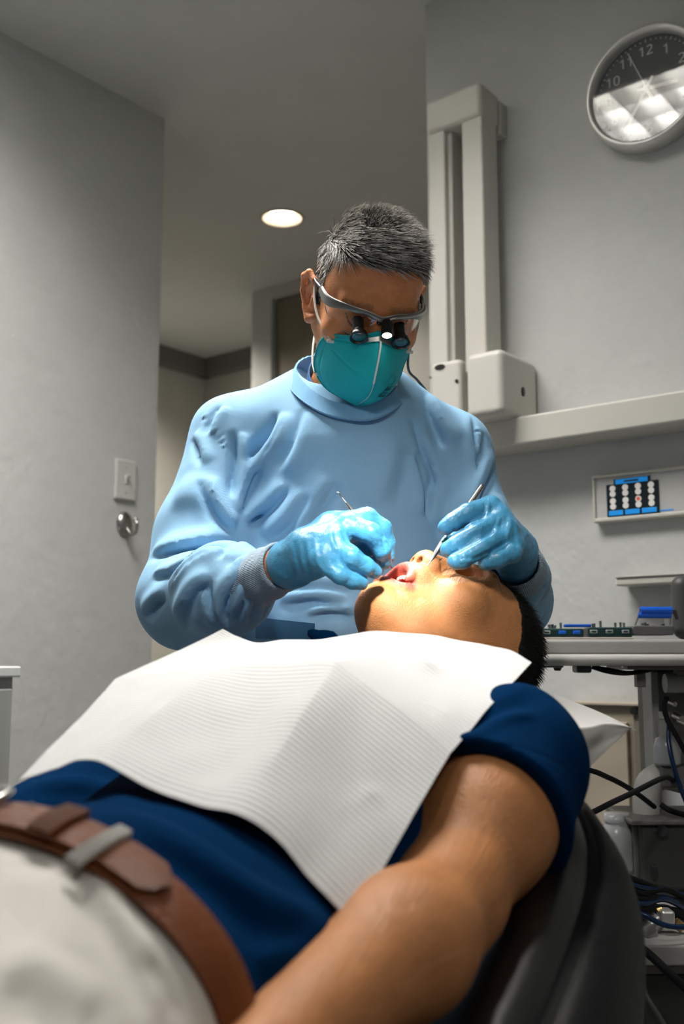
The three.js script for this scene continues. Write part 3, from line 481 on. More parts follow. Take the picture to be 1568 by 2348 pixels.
// ears
for (const sgn of [1, -1]) {
  const e = (c, n, o = 0) => Ph(sgn * (0.077 + o), c, n);
  bodyF.add(chain([e(-0.02, -0.02), e(-0.036, -0.028, 0.006), e(-0.02, -0.045, 0.012), e(0.008, -0.052, 0.014), e(0.026, -0.04, 0.012), e(0.026, -0.024, 0.006), e(0.012, -0.018, 0.002)], [0.007, 0.009, 0.006, 0.0055, 0.0055, 0.005, 0.004], 0.004, 0.01));
  bodyF.add(ell(e(-0.002, -0.034, 0.0), [0.008, 0.026, 0.016], HR, 0.006), ell(e(-0.002, -0.03, 0.012), [0.009, 0.014, 0.009], HR, 0.004, { sub: true }));
}
bodyF.noise = (x, y, z) => 0.0006 * vnoise(x * 60, y * 60, z * 60);
function patientHair(l, c, n) { const line = 0.082 - 0.5 * Math.max(0, 0.045 - n); return c > line + 0.003 * vnoise(l * 80, n * 80, 3) && !(n < -0.03 && c < -0.04); }
const mouthC = Ph(0, -0.07, 0.09);
{
  const skin = [0.47, 0.2, 0.076], lip = [0.46, 0.115, 0.085], inside = [0.42, 0.075, 0.05], brow = [0.03, 0.02, 0.015];
  const col = (x, y, z) => {
    const q = [x - PH.o[0], y - PH.o[1], z - PH.o[2]], l = V.dot(q, PH.l), c = V.dot(q, PH.c), n = V.dot(q, PH.n), v = 1 + 0.1 * vnoise(x * 40, y * 40, z * 40) + 0.06 * vnoise(x * 160, y * 160, z * 160);
    let r = skin.map((s) => s * v);
    if (Math.hypot(l, c, n) < 0.22) {
      const e = Math.hypot(l / 0.031, (c + 0.0695) / 0.0255), ins = 1 - sstep(0.72, 0.86, Math.hypot(l / 0.031, (c + 0.07) / 0.025)), lp = (1 - sstep(0.95, 1.12, e)) * (n > 0.055 ? 1 : 0);
      r = V.lerp(r, lip, lp); if (n > 0.03) r = V.lerp(r, inside, ins * sstep(0.03, 0.05, n) ); 
      const b = Math.abs(Math.abs(l) - 0.034) < 0.024 ? 1 - sstep(0.003, 0.007, Math.abs(c - 0.049 + Math.abs(Math.abs(l) - 0.03) * 0.1)) : 0; if (n > 0.05) r = V.lerp(r, brow, b * 0.85 * (0.6 + 0.4 * vnoise(x * 500, y * 500, z * 500)));
      const la = Math.abs(Math.abs(l) - 0.032) < 0.015 ? 1 - sstep(0.0008, 0.0024, Math.abs(c - 0.0165)) : 0; if (n > 0.06) r = V.lerp(r, brow, la * 0.9);
    }
    if (Math.hypot(l, c, n) < 0.2 && patientHair(l, c, n) && Math.abs(l) < 0.079) r = [0.01, 0.009, 0.009];
    return r;
  };
  const lo = [-0.5, -0.5, -1.5], hi = [0.4, 0.2, -0.42];
  const body = bodyF.mesh(lo, hi, 0.0045, { color: col });
  // the head again on a finer grid, joined to the body inside the neck
  const headLo = [0, 1, 2].map((i) => PH.o[i] - 0.165), headHi = [0, 1, 2].map((i) => PH.o[i] + 0.165);
  const keepHead = (g, inside) => { const p = g.attributes.position, ix = g.index.array, out = []; const inH = (i) => p.getX(i) > headLo[0] + 0.01 && p.getX(i) < headHi[0] - 0.01 && p.getY(i) > headLo[1] + 0.01 && p.getY(i) < headHi[1] - 0.01 && p.getZ(i) > headLo[2] + 0.01 && p.getZ(i) < headHi[2] - 0.01; for (let i = 0; i < ix.length; i += 3) { const k = inH(ix[i]) && inH(ix[i + 1]) && inH(ix[i + 2]); if (k === inside || (inside && (inH(ix[i]) || inH(ix[i + 1]) || inH(ix[i + 2])))) out.push(ix[i], ix[i + 1], ix[i + 2]); } g.setIndex(out); return g; };
  const head = bodyF.mesh(headLo, headHi, 0.0022, { color: col });
  const joined = mergeGeometries([keepHead(body, false), head]);
  part(patient, 'body', joined, patientSkin);
}
// teeth (upper arch), tongue
{
  const enamelM = std(lin(0.75, 0.66, 0.55), 0.25), tongueM = std(lin(0.45, 0.11, 0.09), 0.4);
  for (let i = -4; i <= 4; i++) { if (i === 0) continue; const a = (i - Math.sign(i) * 0.5) * 0.3, p = Ph(Math.sin(a) * 0.0225, -0.0555, 0.076 + Math.cos(a) * 0.02), g = new RoundedBoxGeometry(0.0072, 0.009, 0.005, 2, 0.002); const m = new THREE.Matrix4().makeBasis(new THREE.Vector3(...PH.l), new THREE.Vector3(...PH.c), new THREE.Vector3(...PH.n)); g.rotateY(a); g.applyMatrix4(m); g.translate(...p); part(patient, 'tooth', g, enamelM); }
  const tg = new Field([ell(Ph(0, -0.074, 0.066), [0.018, 0.012, 0.022], HR, 0.01)]).mesh([0, 1, 2].map((i) => mouthC[i] - 0.06), [0, 1, 2].map((i) => mouthC[i] + 0.06), 0.003);
  part(patient, 'tongue', tg, tongueM);
}

// trousers, belt
{
  const F = new Field().add(fcap(T(0.0, 0, -0.004), T(-0.16, 0, -0.008), 0.172, 0.178, TN, 0.64, 0.03), cap(T(-0.16, 0.085, -0.01), T(-0.55, 0.11, 0.02), 0.1, 0.075, 0.05), cap(T(-0.16, -0.085, -0.01), T(-0.55, -0.11, 0.02), 0.1, 0.075, 0.05), half(T(0.0, 0, 0), TA, { cut: true, k: 0.004 }));
  F.fold([[165, 1985], [215, 2080], [275, 2190], [330, 2330]], 0.011, -0.006).fold([[205, 1995], [270, 2080], [345, 2190], [420, 2330]], 0.016, 0.005).fold([[330, 2190], [385, 2260], [420, 2345]], 0.012, -0.007).fold([[250, 2030], [330, 2110], [410, 2220], [470, 2340]], 0.01, -0.0035).fold([[60, 1990], [110, 2080], [150, 2200]], 0.025, 0.004).fold([[0, 2180], [120, 2240], [200, 2330]], 0.03, 0.006).fold([[0, 2260], [100, 2310], [160, 2348]], 0.03, -0.006);
  part(patient, 'trousers', F.mesh([-0.75, -0.6, -0.95], [0.1, 0.0, -0.12], 0.006), khaki, patient, 'off-white khaki trousers');
  const A = 0.172, B = 0.112, strap = (f0, f1, off, w0, w1, tip) => thicken(grid(96, 6, (u, v) => { const f = (f0 + (f1 - f0) * u) * Math.PI / 180, k = tip ? Math.sqrt(clamp((1 - u) / tip)) : 1, w = (v - 0.5) * (w1 - w0) * Math.min(1, k) + (w0 + w1) / 2; return T(w - 0.012, (A + off + 0.0018 * Math.sin(Math.PI * v)) * Math.sin(f), (B + off + 0.0018 * Math.sin(Math.PI * v)) * Math.cos(f) - 0.003); }, (u, v) => [u * 0.6, v * 0.04]), 0.004);
  const belt = new THREE.Group(); belt.name = 'belt'; patient.add(belt);
  const bp = (n, g, m, l) => part(patient, n, g, m, belt, l);
  bp('strap', strap(-120, 150, 0.004, -0.006, 0.029), leatherBrown, 'brown leather belt strap');
  bp('strap_end', strap(-6, 47, 0.0095, -0.004, 0.028, 0.09), leatherBrown);
  bp('keeper', strap(13, 19, 0.014, -0.007, 0.031), leatherBrown);
  bp('belt_loop', strap(27, 30.5, 0.0135, -0.02, 0.031), khaki, 'off-white trouser belt loop');
  const hole = T(0.014, (A + 0.01) * Math.sin(0.07), (B + 0.0102) * Math.cos(0.07) - 0.003), hg = new THREE.CylinderGeometry(0.0022, 0.0022, 0.001, 14); bp('hole', along(hg, hole, V.add(hole, TN)), M.black);
  const bk = (a) => { const f = a * Math.PI / 180; return [(A + 0.013) * Math.sin(f), (B + 0.013) * Math.cos(f)]; };
  const ring = []; for (const [a, s] of [[-20, -0.02], [-4, -0.02], [-2, -0.015], [-2, 0.014], [-4, 0.02], [-20, 0.02]]) { const [l, h] = bk(a); ring.push(T(s, l, h)); }
  bp('buckle', tube(ring, 0.0033, 90, 10, true), M.chrome, 'chrome belt buckle');
}

// ---------------------------------------------------------------- paper bib
{
  // three columns of panels, three rows of edge lines: [column, px, py, forward distance]
  const rowA = spline([[0, 510, 1445, 1.16], [0.25, 545, 1463, 1.165], [0.55, 600, 1474, 1.17], [0.85, 660, 1467, 1.175], [1.2, 735, 1465, 1.18], [1.6, 850, 1451, 1.19], [1.85, 915, 1453, 1.185], [2.15, 1010, 1463, 1.17], [2.5, 1110, 1477, 1.135], [2.75, 1168, 1494, 1.11], [3, 1218, 1520, 1.08]]);
  const rowB = spline([[0, 265, 1560, 1.05], [0.5, 385, 1541, 1.045], [1, 500, 1525, 1.03], [1.5, 640, 1524, 1.0], [2, 770, 1519, 0.985], [2.5, 905, 1621, 0.957], [3, 1032, 1725, 0.916]]);
  const rowC = spline([[0, 45, 1790, 0.87], [0.5, 130, 1765, 0.86], [1, 220, 1745, 0.845], [1.35, 340, 1806, 0.825], [1.7, 455, 1851, 0.808], [2, 545, 1871, 0.795], [2.3, 632, 1925, 0.79], [2.65, 715, 2022, 0.782], [3, 803, 2116, 0.775]]);
  const kink = (f) => (c) => f(c);
  const P = (c, r) => { const a = J(...rowA(c)), b = J(...rowB(c)), d = J(...rowC(c)); return r < 1 ? V.lerp(a, b, r) : V.lerp(b, d, r - 1); };
  const lines = []; // straight panels between the folds keep their crease
  const PP = (c, r) => {
    const c0 = Math.min(2, Math.floor(c)), f = c - c0, q = P(c, r), s = V.lerp(P(c0, r), P(c0 + 1, r), f); // between chord and curve
    const w = r > 1 ? 0.25 + 0.75 * clamp((r - 1) * 1.2) : 0.2 + 0.8 * (1 - r); let p = V.lerp(s, q, w);
    const bow = Math.sin(Math.PI * f) * (r > 1 ? Math.sin(Math.PI * Math.min(1, (r - 1) * 1.1)) : Math.sin(Math.PI * r) * 0.5);
    p = V.mad(p, TN, bow * [-0.002, -0.008, -0.005][c0]);
    p = V.mad(p, TN, 0.0016 * vnoise(c * 4.3, r * 5.1, 3.7));
    return p;
  };
  const bibTex = dataTex(512, 512, (u, v) => 0.35 + 0.45 * Math.pow(Math.abs(Math.sin(v * Math.PI * 8)), 0.7) + 0.2 * (0.5 + 0.5 * Math.sin(u * Math.PI * 2 * 24)) * (Math.abs(Math.sin(v * Math.PI * 8)) > 0.75 ? 1 : 0.2));
  bibTex.repeat.set(1 / 0.036, 1 / 0.036);
  const paper = std(lin(0.68, 0.68, 0.67), 0.85, { bumpMap: bibTex, bumpScale: 0.0013, specularIntensity: 0.4 });
  const g = grid(150, 130, (u, v) => PP(u * 3, v * 2), (u, v) => [u * 0.33, v * 0.32]);
  // small crumples
  const pos = g.attributes.position; const crum = [[J(985, 1640, 0.97), J(1000, 1690, 0.95), 0.012, -0.004], [J(960, 1635, 0.98), J(1015, 1650, 0.97), 0.012, 0.004], [J(660, 1830, 0.86), J(720, 1885, 0.84), 0.016, -0.005], [J(610, 1850, 0.86), J(700, 1900, 0.84), 0.014, 0.005], [J(760, 1900, 0.85), J(850, 1830, 0.87), 0.02, 0.003], [J(860, 1490, 1.12), J(980, 1530, 1.06), 0.03, 0.006], [J(1000, 1480, 1.14), J(1120, 1560, 1.05), 0.03, -0.004]];
  for (let i = 0; i < pos.count; i++) { const p = [pos.getX(i), pos.getY(i), pos.getZ(i)]; for (const [a, b, w, h] of crum) { const d = cap(a, b, 0).f(...p); if (d < w) { const k = (1 - d / w) ** 2 * h; p[0] += TN[0] * k; p[1] += TN[1] * k; p[2] += TN[2] * k + k * 0.4; } } pos.setXYZ(i, ...p); }
  g.computeVertexNormals();
  const b = figure('paper_bib', 'white ribbed paper bib with fold creases spread over the patient', 'bib', T(0.3, 0, 0.12));
  part(b, 'sheet', thicken(g, 0.0009), paper);
}

// ---------------------------------------------------------------- treatment chair
{
  const chairG = figure('dental_chair', 'black leather reclined dental chair with piped side bolster', 'dental chair', (() => { const p = T(-0.1, 0, 0); return [p[0], -EYE, p[2]]; })());
  const lb = dataTex(512, 512, (u, v) => { let m = 1, m2 = 1; for (let i = 0; i < 0; i++); return 0.5 * tileNoise(u, v, 90, 51) + 0.3 * tileNoise(u, v, 45, 53) + 0.2 * tileNoise(u, v, 150, 55); }, false, [7, 7]);
  const leather = std(lin(0.006, 0.006, 0.0065), 0.36, { bumpMap: lb, bumpScale: 0.0004, specularIntensity: 1, clearcoat: 0.7, clearcoatRoughness: 0.3 }), leather2 = std(lin(0.008, 0.008, 0.0085), 0.48, { bumpMap: lb, bumpScale: 0.0006, specularIntensity: 0.45 });
  const dh = spline([[-0.3, -0.04, 1.0], [0, -0.035, 1.0], [0.2, -0.012, 1.0], [0.3, 0.0, 0.99], [0.4, 0.012, 0.955], [0.45, 0.026, 0.91], [0.5, 0.035, 0.82], [0.56, 0.035, 0.7], [0.6, 0.02, 0.6]]);
  const prof = spline([[0, 0, -0.14], [0.3, 0.1, -0.14], [0.45, 0.16, -0.128], [0.6, 0.2, -0.1], [0.75, 0.232, -0.076], [0.86, 0.258, -0.07], [0.95, 0.276, -0.077], [1, 0.286, -0.09]]);
  const shell = spline([[0, 0.286, -0.09], [0.12, 0.303, -0.088], [0.3, 0.323, -0.115], [0.5, 0.328, -0.17], [0.7, 0.305, -0.26], [0.85, 0.23, -0.32], [1, 0.0, -0.335]]);
  const S = (v) => -0.28 + v * 0.86, X = (p, s, sg) => { const [o, k] = dh(s), w = sstep(0.08, 0.24, p[0]); const e = s > 0.54 ? (s - 0.54) / 0.04 : 0; return T(s, sg * p[0] * k * (1 - 0.05 * e * e), p[1] + o * w - 0.03 * e * e); };
  part(chairG, 'back_cushion', grid(96, 80, (u, v) => { const q = u * 2 - 1; return X(prof(Math.abs(q)), S(v), Math.sign(q) || 1); }, (u, v) => [u * 0.7, v * 0.86]), leather, chairG, 'black leather back cushion');
  part(chairG, 'back_shell', grid(120, 80, (u, v) => { const q = u * 2 - 1; return X(shell(1 - Math.abs(q)), S(v), Math.sign(q) || 1); }, (u, v) => [u * 1.2, v * 0.86]), leather2);
  for (const sg of [1, -1]) part(chairG, 'piping', tube(Array.from({ length: 24 }, (_, i) => V.mad(X([0.2865, -0.0885], S(i / 23), sg), TL, sg * 0.001)), 0.0042, 120, 8), leather2, chairG);
  part(chairG, 'back_end', merge([grid(40, 10, (u, v) => { const q = u * 2 - 1, a = X(prof(Math.abs(q)), 0.58, Math.sign(q) || 1), b = X(shell(Math.abs(Math.abs(q) > 0.999 ? 0 : 1 - Math.abs(q))), 0.58, Math.sign(q) || 1); return V.mad(V.lerp(a, b, v), TA, Math.sin(Math.PI * v) * 0.03); })]), leather2);
  // headrest
  const hr = new Field([fcap(Ph(-0.07, 0.05, -0.12), Ph(0.05, 0.05, -0.12), 0.075, 0.075, PH.n, 0.45, 0.02), fcap(Ph(-0.07, 0.0, -0.125), Ph(0.05, 0.0, -0.125), 0.06, 0.06, PH.n, 0.45, 0.04)]);
  part(chairG, 'headrest', hr.mesh([-0.2, -0.3, -1.75], [0.45, 0.15, -1.15], 0.007), leather);
  part(chairG, 'headrest_bar', rod(T(0.5, 0, -0.22), Ph(0, 0.03, -0.14), 0.02), M.steel);
  // seat and base, outside the frame
  part(chairG, 'seat', rbox(0.5, 0.1, 0.72, 0.04).applyMatrix4(new THREE.Matrix4().makeBasis(new THREE.Vector3(...TL), new THREE.Vector3(...TN), new THREE.Vector3(...V.cross(TL, TN)))).translate(...T(-0.52, 0, -0.2)), leather);
  const q = T(-0.15, 0, -0.36); part(chairG, 'column', rod([q[0], -EYE + 0.08, q[2]], [q[0], q[1] + 0.02, q[2]], 0.11, 0.09), M.enamel);
  part(chairG, 'foot_plate', rbox(0.5, 0.08, 0.8, 0.03, q[0], -EYE + 0.04, q[2]), M.enamel);
}
// ---------------------------------------------------------------- the dentist
const gownBump = dataTex(256, 256, (u, v) => 0.5 + 0.3 * Math.sin((u + v) * Math.PI * 2 * 40) * (0.6 + 0.4 * tileNoise(u, v, 50, 12)) + 0.2 * tileNoise(u, v, 90, 14), false, [14, 14]);
const gownBlue = std(lin(0.265, 0.495, 0.715), 0.85, { bumpMap: gownBump, bumpScale: 0.0003, sheen: 0.2, sheenColor: lin(0.6, 0.8, 1), sheenRoughness: 0.5 });
const knit = std(lin(0.36, 0.47, 0.58), 0.95, { bumpMap: dataTex(256, 256, (u, v) => 0.5 + 0.35 * Math.sin(u * Math.PI * 2 * 32) + 0.15 * tileNoise(u, v, 100, 8)), bumpScale: 0.0012 });
const gloveBlue = std(lin(0.06, 0.285, 0.49), 0.34, { sheen: 0.3, sheenColor: lin(0.7, 0.85, 1), sheenRoughness: 0.4, bumpMap: skinBump, bumpScale: 0.0004 });
const dentist = figure('person', 'standing dentist in light blue gown, teal mask and loupes bending over the patient', 'person', [0.02, -EYE, -1.66], 'people');
const CV = { A: (a, ...o) => J(...a) };
const G = (px, py, D) => J(px, py, D);

const gownF = new Field().add(
  fcap(G(800, 1050, 1.66), G(795, 1440, 1.65), 0.15, 0.168, [0, 0.1, 1], 0.68, 0.03),
  fcap(G(795, 1440, 1.65), [0.0, -0.55, -1.7], 0.168, 0.2, [0, 0, 1], 0.68, 0.05),
  cap(G(800, 930, 1.68), G(800, 1050, 1.67), 0.075, 0.11, 0.05),
  // shoulders
  cap(G(745, 906, 1.69), G(540, 1005, 1.68), 0.05, 0.066, 0.05), cap(G(870, 915, 1.69), G(1030, 1035, 1.68), 0.045, 0.062, 0.05),
  ell(V.add(G(800, 880, 1.66), [0, 0.03, 0.012]), [0.084, 0.066, 0.108], null, 0.008, { sub: true }),
  // image-left sleeve
  cap(G(538, 1008, 1.68), G(470, 1230, 1.63), 0.07, 0.074, 0.03), cap(G(470, 1230, 1.63), G(428, 1375, 1.58), 0.074, 0.07, 0.03), cap(G(432, 1375, 1.57), G(520, 1350, 1.44), 0.07, 0.062, 0.03), cap(G(520, 1350, 1.44), G(572, 1334, 1.39), 0.058, 0.042, 0.03),
  // image-right sleeve
  cap(G(1034, 1040, 1.68), G(1085, 1220, 1.65), 0.064, 0.06, 0.03), cap(G(1085, 1220, 1.65), G(1160, 1375, 1.61), 0.06, 0.062, 0.03), cap(G(1165, 1375, 1.6), G(1185, 1320, 1.48), 0.062, 0.046, 0.03),
);
{
  const f = (pts, w, h, o) => gownF.fold(pts, w, h, o), c = (pts, w, h, side, o) => gownF.crimp(pts, w, h * 1.75, side, o);
  // image-left sleeve head and chest
  c([[477, 1096], [492, 1140], [522, 1188], [541, 1205]], 0.020, 0.0095, 1); c([[556, 990], [556, 1050], [552, 1100], [548, 1150]], 0.020, 0.010, 1); f([[530, 985], [534, 1050], [540, 1110], [546, 1150]], 0.010, -0.006);
  c([[655, 945], [632, 1000], [600, 1052], [578, 1085]], 0.026, 0.009, 1); c([[600, 1045], [572, 1085], [552, 1140], [546, 1175]], 0.016, 0.007, -1); c([[716, 935], [690, 1020], [655, 1090]], 0.03, 0.006, 1);
  c([[650, 1105], [612, 1150], [560, 1185]], 0.022, 0.008, -1); c([[690, 1120], [650, 1185], [600, 1225]], 0.026, 0.007, -1); c([[748, 1090], [710, 1160], [670, 1215]], 0.03, 0.005, -1);
  c([[446, 992], [462, 1022], [474, 1062]], 0.016, 0.006, 1); c([[520, 930], [498, 960], [484, 1000]], 0.016, 0.004, 1);
  f([[400, 1130], [440, 1120], [500, 1130]], 0.04, 0.006); f([[380, 1190], [430, 1180], [500, 1190]], 0.035, -0.006);
  // elbow and forearm
  c([[322, 1268], [380, 1252], [450, 1238], [528, 1228]], 0.022, 0.010, 1); c([[520, 1262], [470, 1266], [425, 1296], [384, 1345]], 0.022, 0.010, 1); c([[452, 1262], [400, 1300], [352, 1312]], 0.016, 0.006, -1);
  c([[478, 1312], [440, 1340], [415, 1385], [400, 1420]], 0.020, 0.008, -1); c([[462, 1342], [470, 1385], [488, 1440]], 0.014, 0.006, -1); c([[545, 1300], [515, 1345], [498, 1400], [505, 1440]], 0.016, 0.007, -1); c([[562, 1330], [548, 1372], [528, 1420]], 0.012, 0.006, -1); c([[575, 1365], [570, 1395], [556, 1435]], 0.011, 0.005, -1); c([[604, 1380], [598, 1405], [588, 1440]], 0.010, 0.005, -1);
  c([[575, 1245], [540, 1252], [515, 1285]], 0.014, 0.006, 1); c([[566, 1275], [545, 1285], [530, 1305]], 0.010, 0.004, 1); c([[326, 1405], [350, 1372], [376, 1352]], 0.018, 0.008, 1);
  for (let i = 0; i < 9; i++) { const t = i / 8, x = 468 + 66 * t, y = 955 + 86 * t; c([[x - 7, y + 4], [x + 7, y - 4]], 0.006, 0.0016, 1, { taper: 0.2 }); const x2 = 1094 - 12 * t, y2 = 985 + 80 * t; c([[x2 - 7, y2 - 2], [x2 + 7, y2 + 2]], 0.006, 0.0016, 1, { taper: 0.2 }); }
  // chest and belly
  c([[905, 990], [880, 1080], [850, 1160]], 0.05, 0.004, -1); c([[640, 1372], [720, 1360], [800, 1370]], 0.02, 0.007, 1); c([[700, 1402], [760, 1392], [820, 1400]], 0.016, 0.006, 1); c([[650, 1335], [730, 1330], [810, 1338]], 0.018, 0.005, 1);
  c([[958, 955], [978, 1015], [1000, 1070], [1022, 1140]], 0.018, 0.006, 1); c([[990, 905], [1018, 970], [1044, 1015]], 0.024, 0.008, 1); c([[940, 1040], [960, 1110], [968, 1180]], 0.024, 0.006, -1); c([[1010, 1100], [998, 1150], [1000, 1200]], 0.022, 0.006, 1);
  // image-right sleeve
  c([[1136, 1030], [1116, 1075], [1090, 1130], [1082, 1170]], 0.020, 0.010, -1); c([[1072, 950], [1082, 1037], [1085, 1095]], 0.012, 0.005, -1); c([[1100, 985], [1096, 1025], [1086, 1065]], 0.012, 0.004, -1); f([[1140, 1130], [1155, 1180], [1190, 1240]], 0.025, 0.006);
  c([[1207, 1296], [1222, 1335], [1236, 1374]], 0.014, 0.007, -1); c([[1236, 1280], [1244, 1325], [1240, 1365]], 0.016, 0.008, 1); c([[1160, 1392], [1192, 1386], [1226, 1392]], 0.018, 0.008, 1); c([[1172, 1446], [1212, 1436], [1244, 1404]], 0.016, 0.006, 1); c([[1196, 1232], [1214, 1262], [1224, 1300]], 0.014, 0.006, 1);
  gownF.noise = (x, y, z) => 0.0016 * vnoise(x * 16, y * 11, z * 16) + 0.0007 * vnoise(x * 38 + 5, y * 30, z * 38);
  const g = gownF.mesh([-0.4, -0.62, -1.9], [0.4, 0.5, -1.24], 0.004);
  part(dentist, 'gown', g, gownBlue, dentist, 'light blue long-sleeved gown');
}
// gown hem down to the knees, legs, shoes
{
  const F = new Field([fcap([0, -0.45, -1.7], [0, -0.62, -1.7], 0.195, 0.2, [0, 0, 1], 0.68, 0.02), cap([-0.09, -0.55, -1.7], [-0.1, -0.98, -1.7], 0.085, 0.06, 0.05), cap([0.09, -0.55, -1.7], [0.1, -0.98, -1.7], 0.085, 0.06, 0.05)]);
  part(dentist, 'trousers', F.mesh([-0.35, -1.05, -2.0], [0.35, -0.4, -1.4], 0.012), std(lin(0.02, 0.06, 0.16), 0.85));
  for (const s of [-1, 1]) part(dentist, 'shoe', new Field([fcap([s * 0.1, -1.0, -1.74], [s * 0.11, -1.015, -1.54], 0.05, 0.045, [0, 1, 0], 0.75, 0.02), half([0, -1.048, 0], [0, -1, 0], { cut: true })]).mesh([s * 0.1 - 0.1, -1.1, -1.85], [s * 0.1 + 0.1, -0.9, -1.42], 0.008), M.black);
}
// ---- head
const DH = { o: J(838, 692, 1.55) };
{
  const yaw = 12 * Math.PI / 180, el = -38.5 * Math.PI / 180, roll = -4 * Math.PI / 180;
  DH.f = [Math.cos(el) * Math.sin(yaw), Math.sin(el), Math.cos(el) * Math.cos(yaw)];
  let u = V.norm(V.mad([0, 1, 0], DH.f, -DH.f[1])), r = V.cross(u, DH.f);
  DH.r = V.norm(V.add(V.mul(r, Math.cos(roll)), V.mul(u, Math.sin(roll)))); DH.u = V.norm(V.cross(DH.f, DH.r));
}
const Dh = (r, u, f) => [0, 1, 2].map((i) => DH.o[i] + DH.r[i] * r + DH.u[i] * u + DH.f[i] * f);
const DR = [DH.r, DH.u, DH.f];
const dlocal = (x, y, z) => { const q = [x - DH.o[0], y - DH.o[1], z - DH.o[2]]; return [V.dot(q, DH.r), V.dot(q, DH.u), V.dot(q, DH.f)]; };
const headF = new Field().add(
  ell(Dh(0, 0.036, -0.014), [0.0765, 0.094, 0.098], DR, 0.02),
  ell(Dh(0, -0.015, 0.03), [0.066, 0.085, 0.066], DR, 0.03),
  ell(Dh(0, 0.06, 0.04), [0.062, 0.055, 0.05], DR, 0.03),
  ell(Dh(0, -0.085, 0.05), [0.045, 0.036, 0.042], DR, 0.03),
  cap(Dh(0.052, -0.045, -0.01), Dh(0.022, -0.1, 0.06), 0.022, 0.018, 0.03), cap(Dh(-0.052, -0.045, -0.01), Dh(-0.022, -0.1, 0.06), 0.022, 0.018, 0.03),
  ell(Dh(0.045, -0.028, 0.062), [0.026, 0.022, 0.022], DR, 0.03), ell(Dh(-0.045, -0.028, 0.062), [0.026, 0.022, 0.022], DR, 0.03),
  cap(Dh(-0.045, 0.024, 0.078), Dh(-0.012, 0.016, 0.09), 0.010, 0.010, 0.016), cap(Dh(0.045, 0.024, 0.078), Dh(0.012, 0.016, 0.09), 0.010, 0.010, 0.016),
  cap(Dh(0, 0.012, 0.09), Dh(0, -0.035, 0.114), 0.010, 0.013, 0.016),
  ell(Dh(0.033, -0.002, 0.098), [0.018, 0.012, 0.014], DR, 0.012, { sub: true }), ell(Dh(-0.033, -0.002, 0.098), [0.018, 0.012, 0.014], DR, 0.012, { sub: true }),
  ell(Dh(0.033, -0.003, 0.0745), [0.0165, 0.013, 0.0145], DR, 0.004), ell(Dh(-0.033, -0.003, 0.0745), [0.0165, 0.013, 0.0145], DR, 0.004),
  cap(Dh(0, -0.06, -0.03), G(800, 930, 1.68), 0.058, 0.062, 0.03), cap(G(800, 930, 1.68), G(800, 1100, 1.69), 0.062, 0.12, 0.03),
);
for (const s of [1, -1]) { // ears
  const e = (u, f, o = 0) => Dh(s * (0.074 + o), u, f);
  headF.add(ell(e(-0.012, -0.02, 0.004), [0.008, 0.03, 0.018], DR, 0.006));
  headF.add(chain([e(0.004, -0.004, 0.002), e(0.02, -0.006, 0.01), e(0.027, -0.02, 0.017), e(0.016, -0.036, 0.02), e(-0.008, -0.036, 0.018), e(-0.028, -0.024, 0.012), e(-0.042, -0.01, 0.006), e(-0.036, 0.0, 0.002)], [0.004, 0.005, 0.0055, 0.0055, 0.005, 0.0055, 0.0075, 0.005], 0.003, 0.006));
  headF.add(chain([e(0.012, -0.014, 0.01), e(0.0, -0.026, 0.013), e(-0.018, -0.022, 0.01)], [0.0035, 0.004, 0.004], 0.003, 0.004));
  headF.add(ell(e(-0.012, -0.014, 0.014), [0.009, 0.012, 0.008], DR, 0.003, { sub: true }), cap(e(-0.006, 0.0, 0.006), e(-0.018, 0.0, 0.006), 0.005, 0.005, 0.004));
}
headF.stroke([Dh(-0.006, 0.03, 0.09), Dh(-0.006, 0.012, 0.098)], 0.006, -0.0016).stroke([Dh(0.006, 0.03, 0.09), Dh(0.006, 0.012, 0.098)], 0.006, -0.0016);
for (const [u, h] of [[0.045, 0.0009], [0.056, 0.0008]]) headF.stroke(Array.from({ length: 9 }, (_, i) => { const a = (i - 4) * 0.16; return Dh(Math.sin(a) * 0.07, u + 0.002 * Math.cos(i * 1.7), 0.02 + Math.cos(a) * 0.075); }), 0.005, -h);
for (const s of [1, -1]) { headF.stroke([Dh(s * 0.016, -0.012, 0.084), Dh(s * 0.033, -0.02, 0.084), Dh(s * 0.05, -0.012, 0.074)], 0.005, -0.0018); headF.stroke([Dh(s * 0.016, 0.006, 0.088), Dh(s * 0.033, 0.011, 0.086), Dh(s * 0.05, 0.004, 0.074)], 0.004, -0.0018); }
headF.noise = (x, y, z) => 0.0005 * vnoise(x * 80, y * 80, z * 80);
function dentistHair(r, u, f) {
  const a = Math.abs(r), front = 0.079 - 0.30 * Math.max(0, a - 0.045) + 0.004 * vnoise(r * 60, 2, 7);
  const top = u > front && f > -0.05, temple = 0.034 - 0.3 * Math.max(0, 0.055 - u) + 0.004 * vnoise(u * 90, 4, r > 0 ? 1 : 2);
  const side = a > 0.045 && f < temple && (u > -0.014 || f < -0.036 - 0.2 * Math.max(0, u + 0.05)), back = f < -0.04 && u > -0.07;
  return top || side || back;
}
const dentistSkin = std(0xffffff, 0.5, { bumpMap: skinBump, bumpScale: 0.0007, vertexColors: true, specularIntensity: 0.7 });
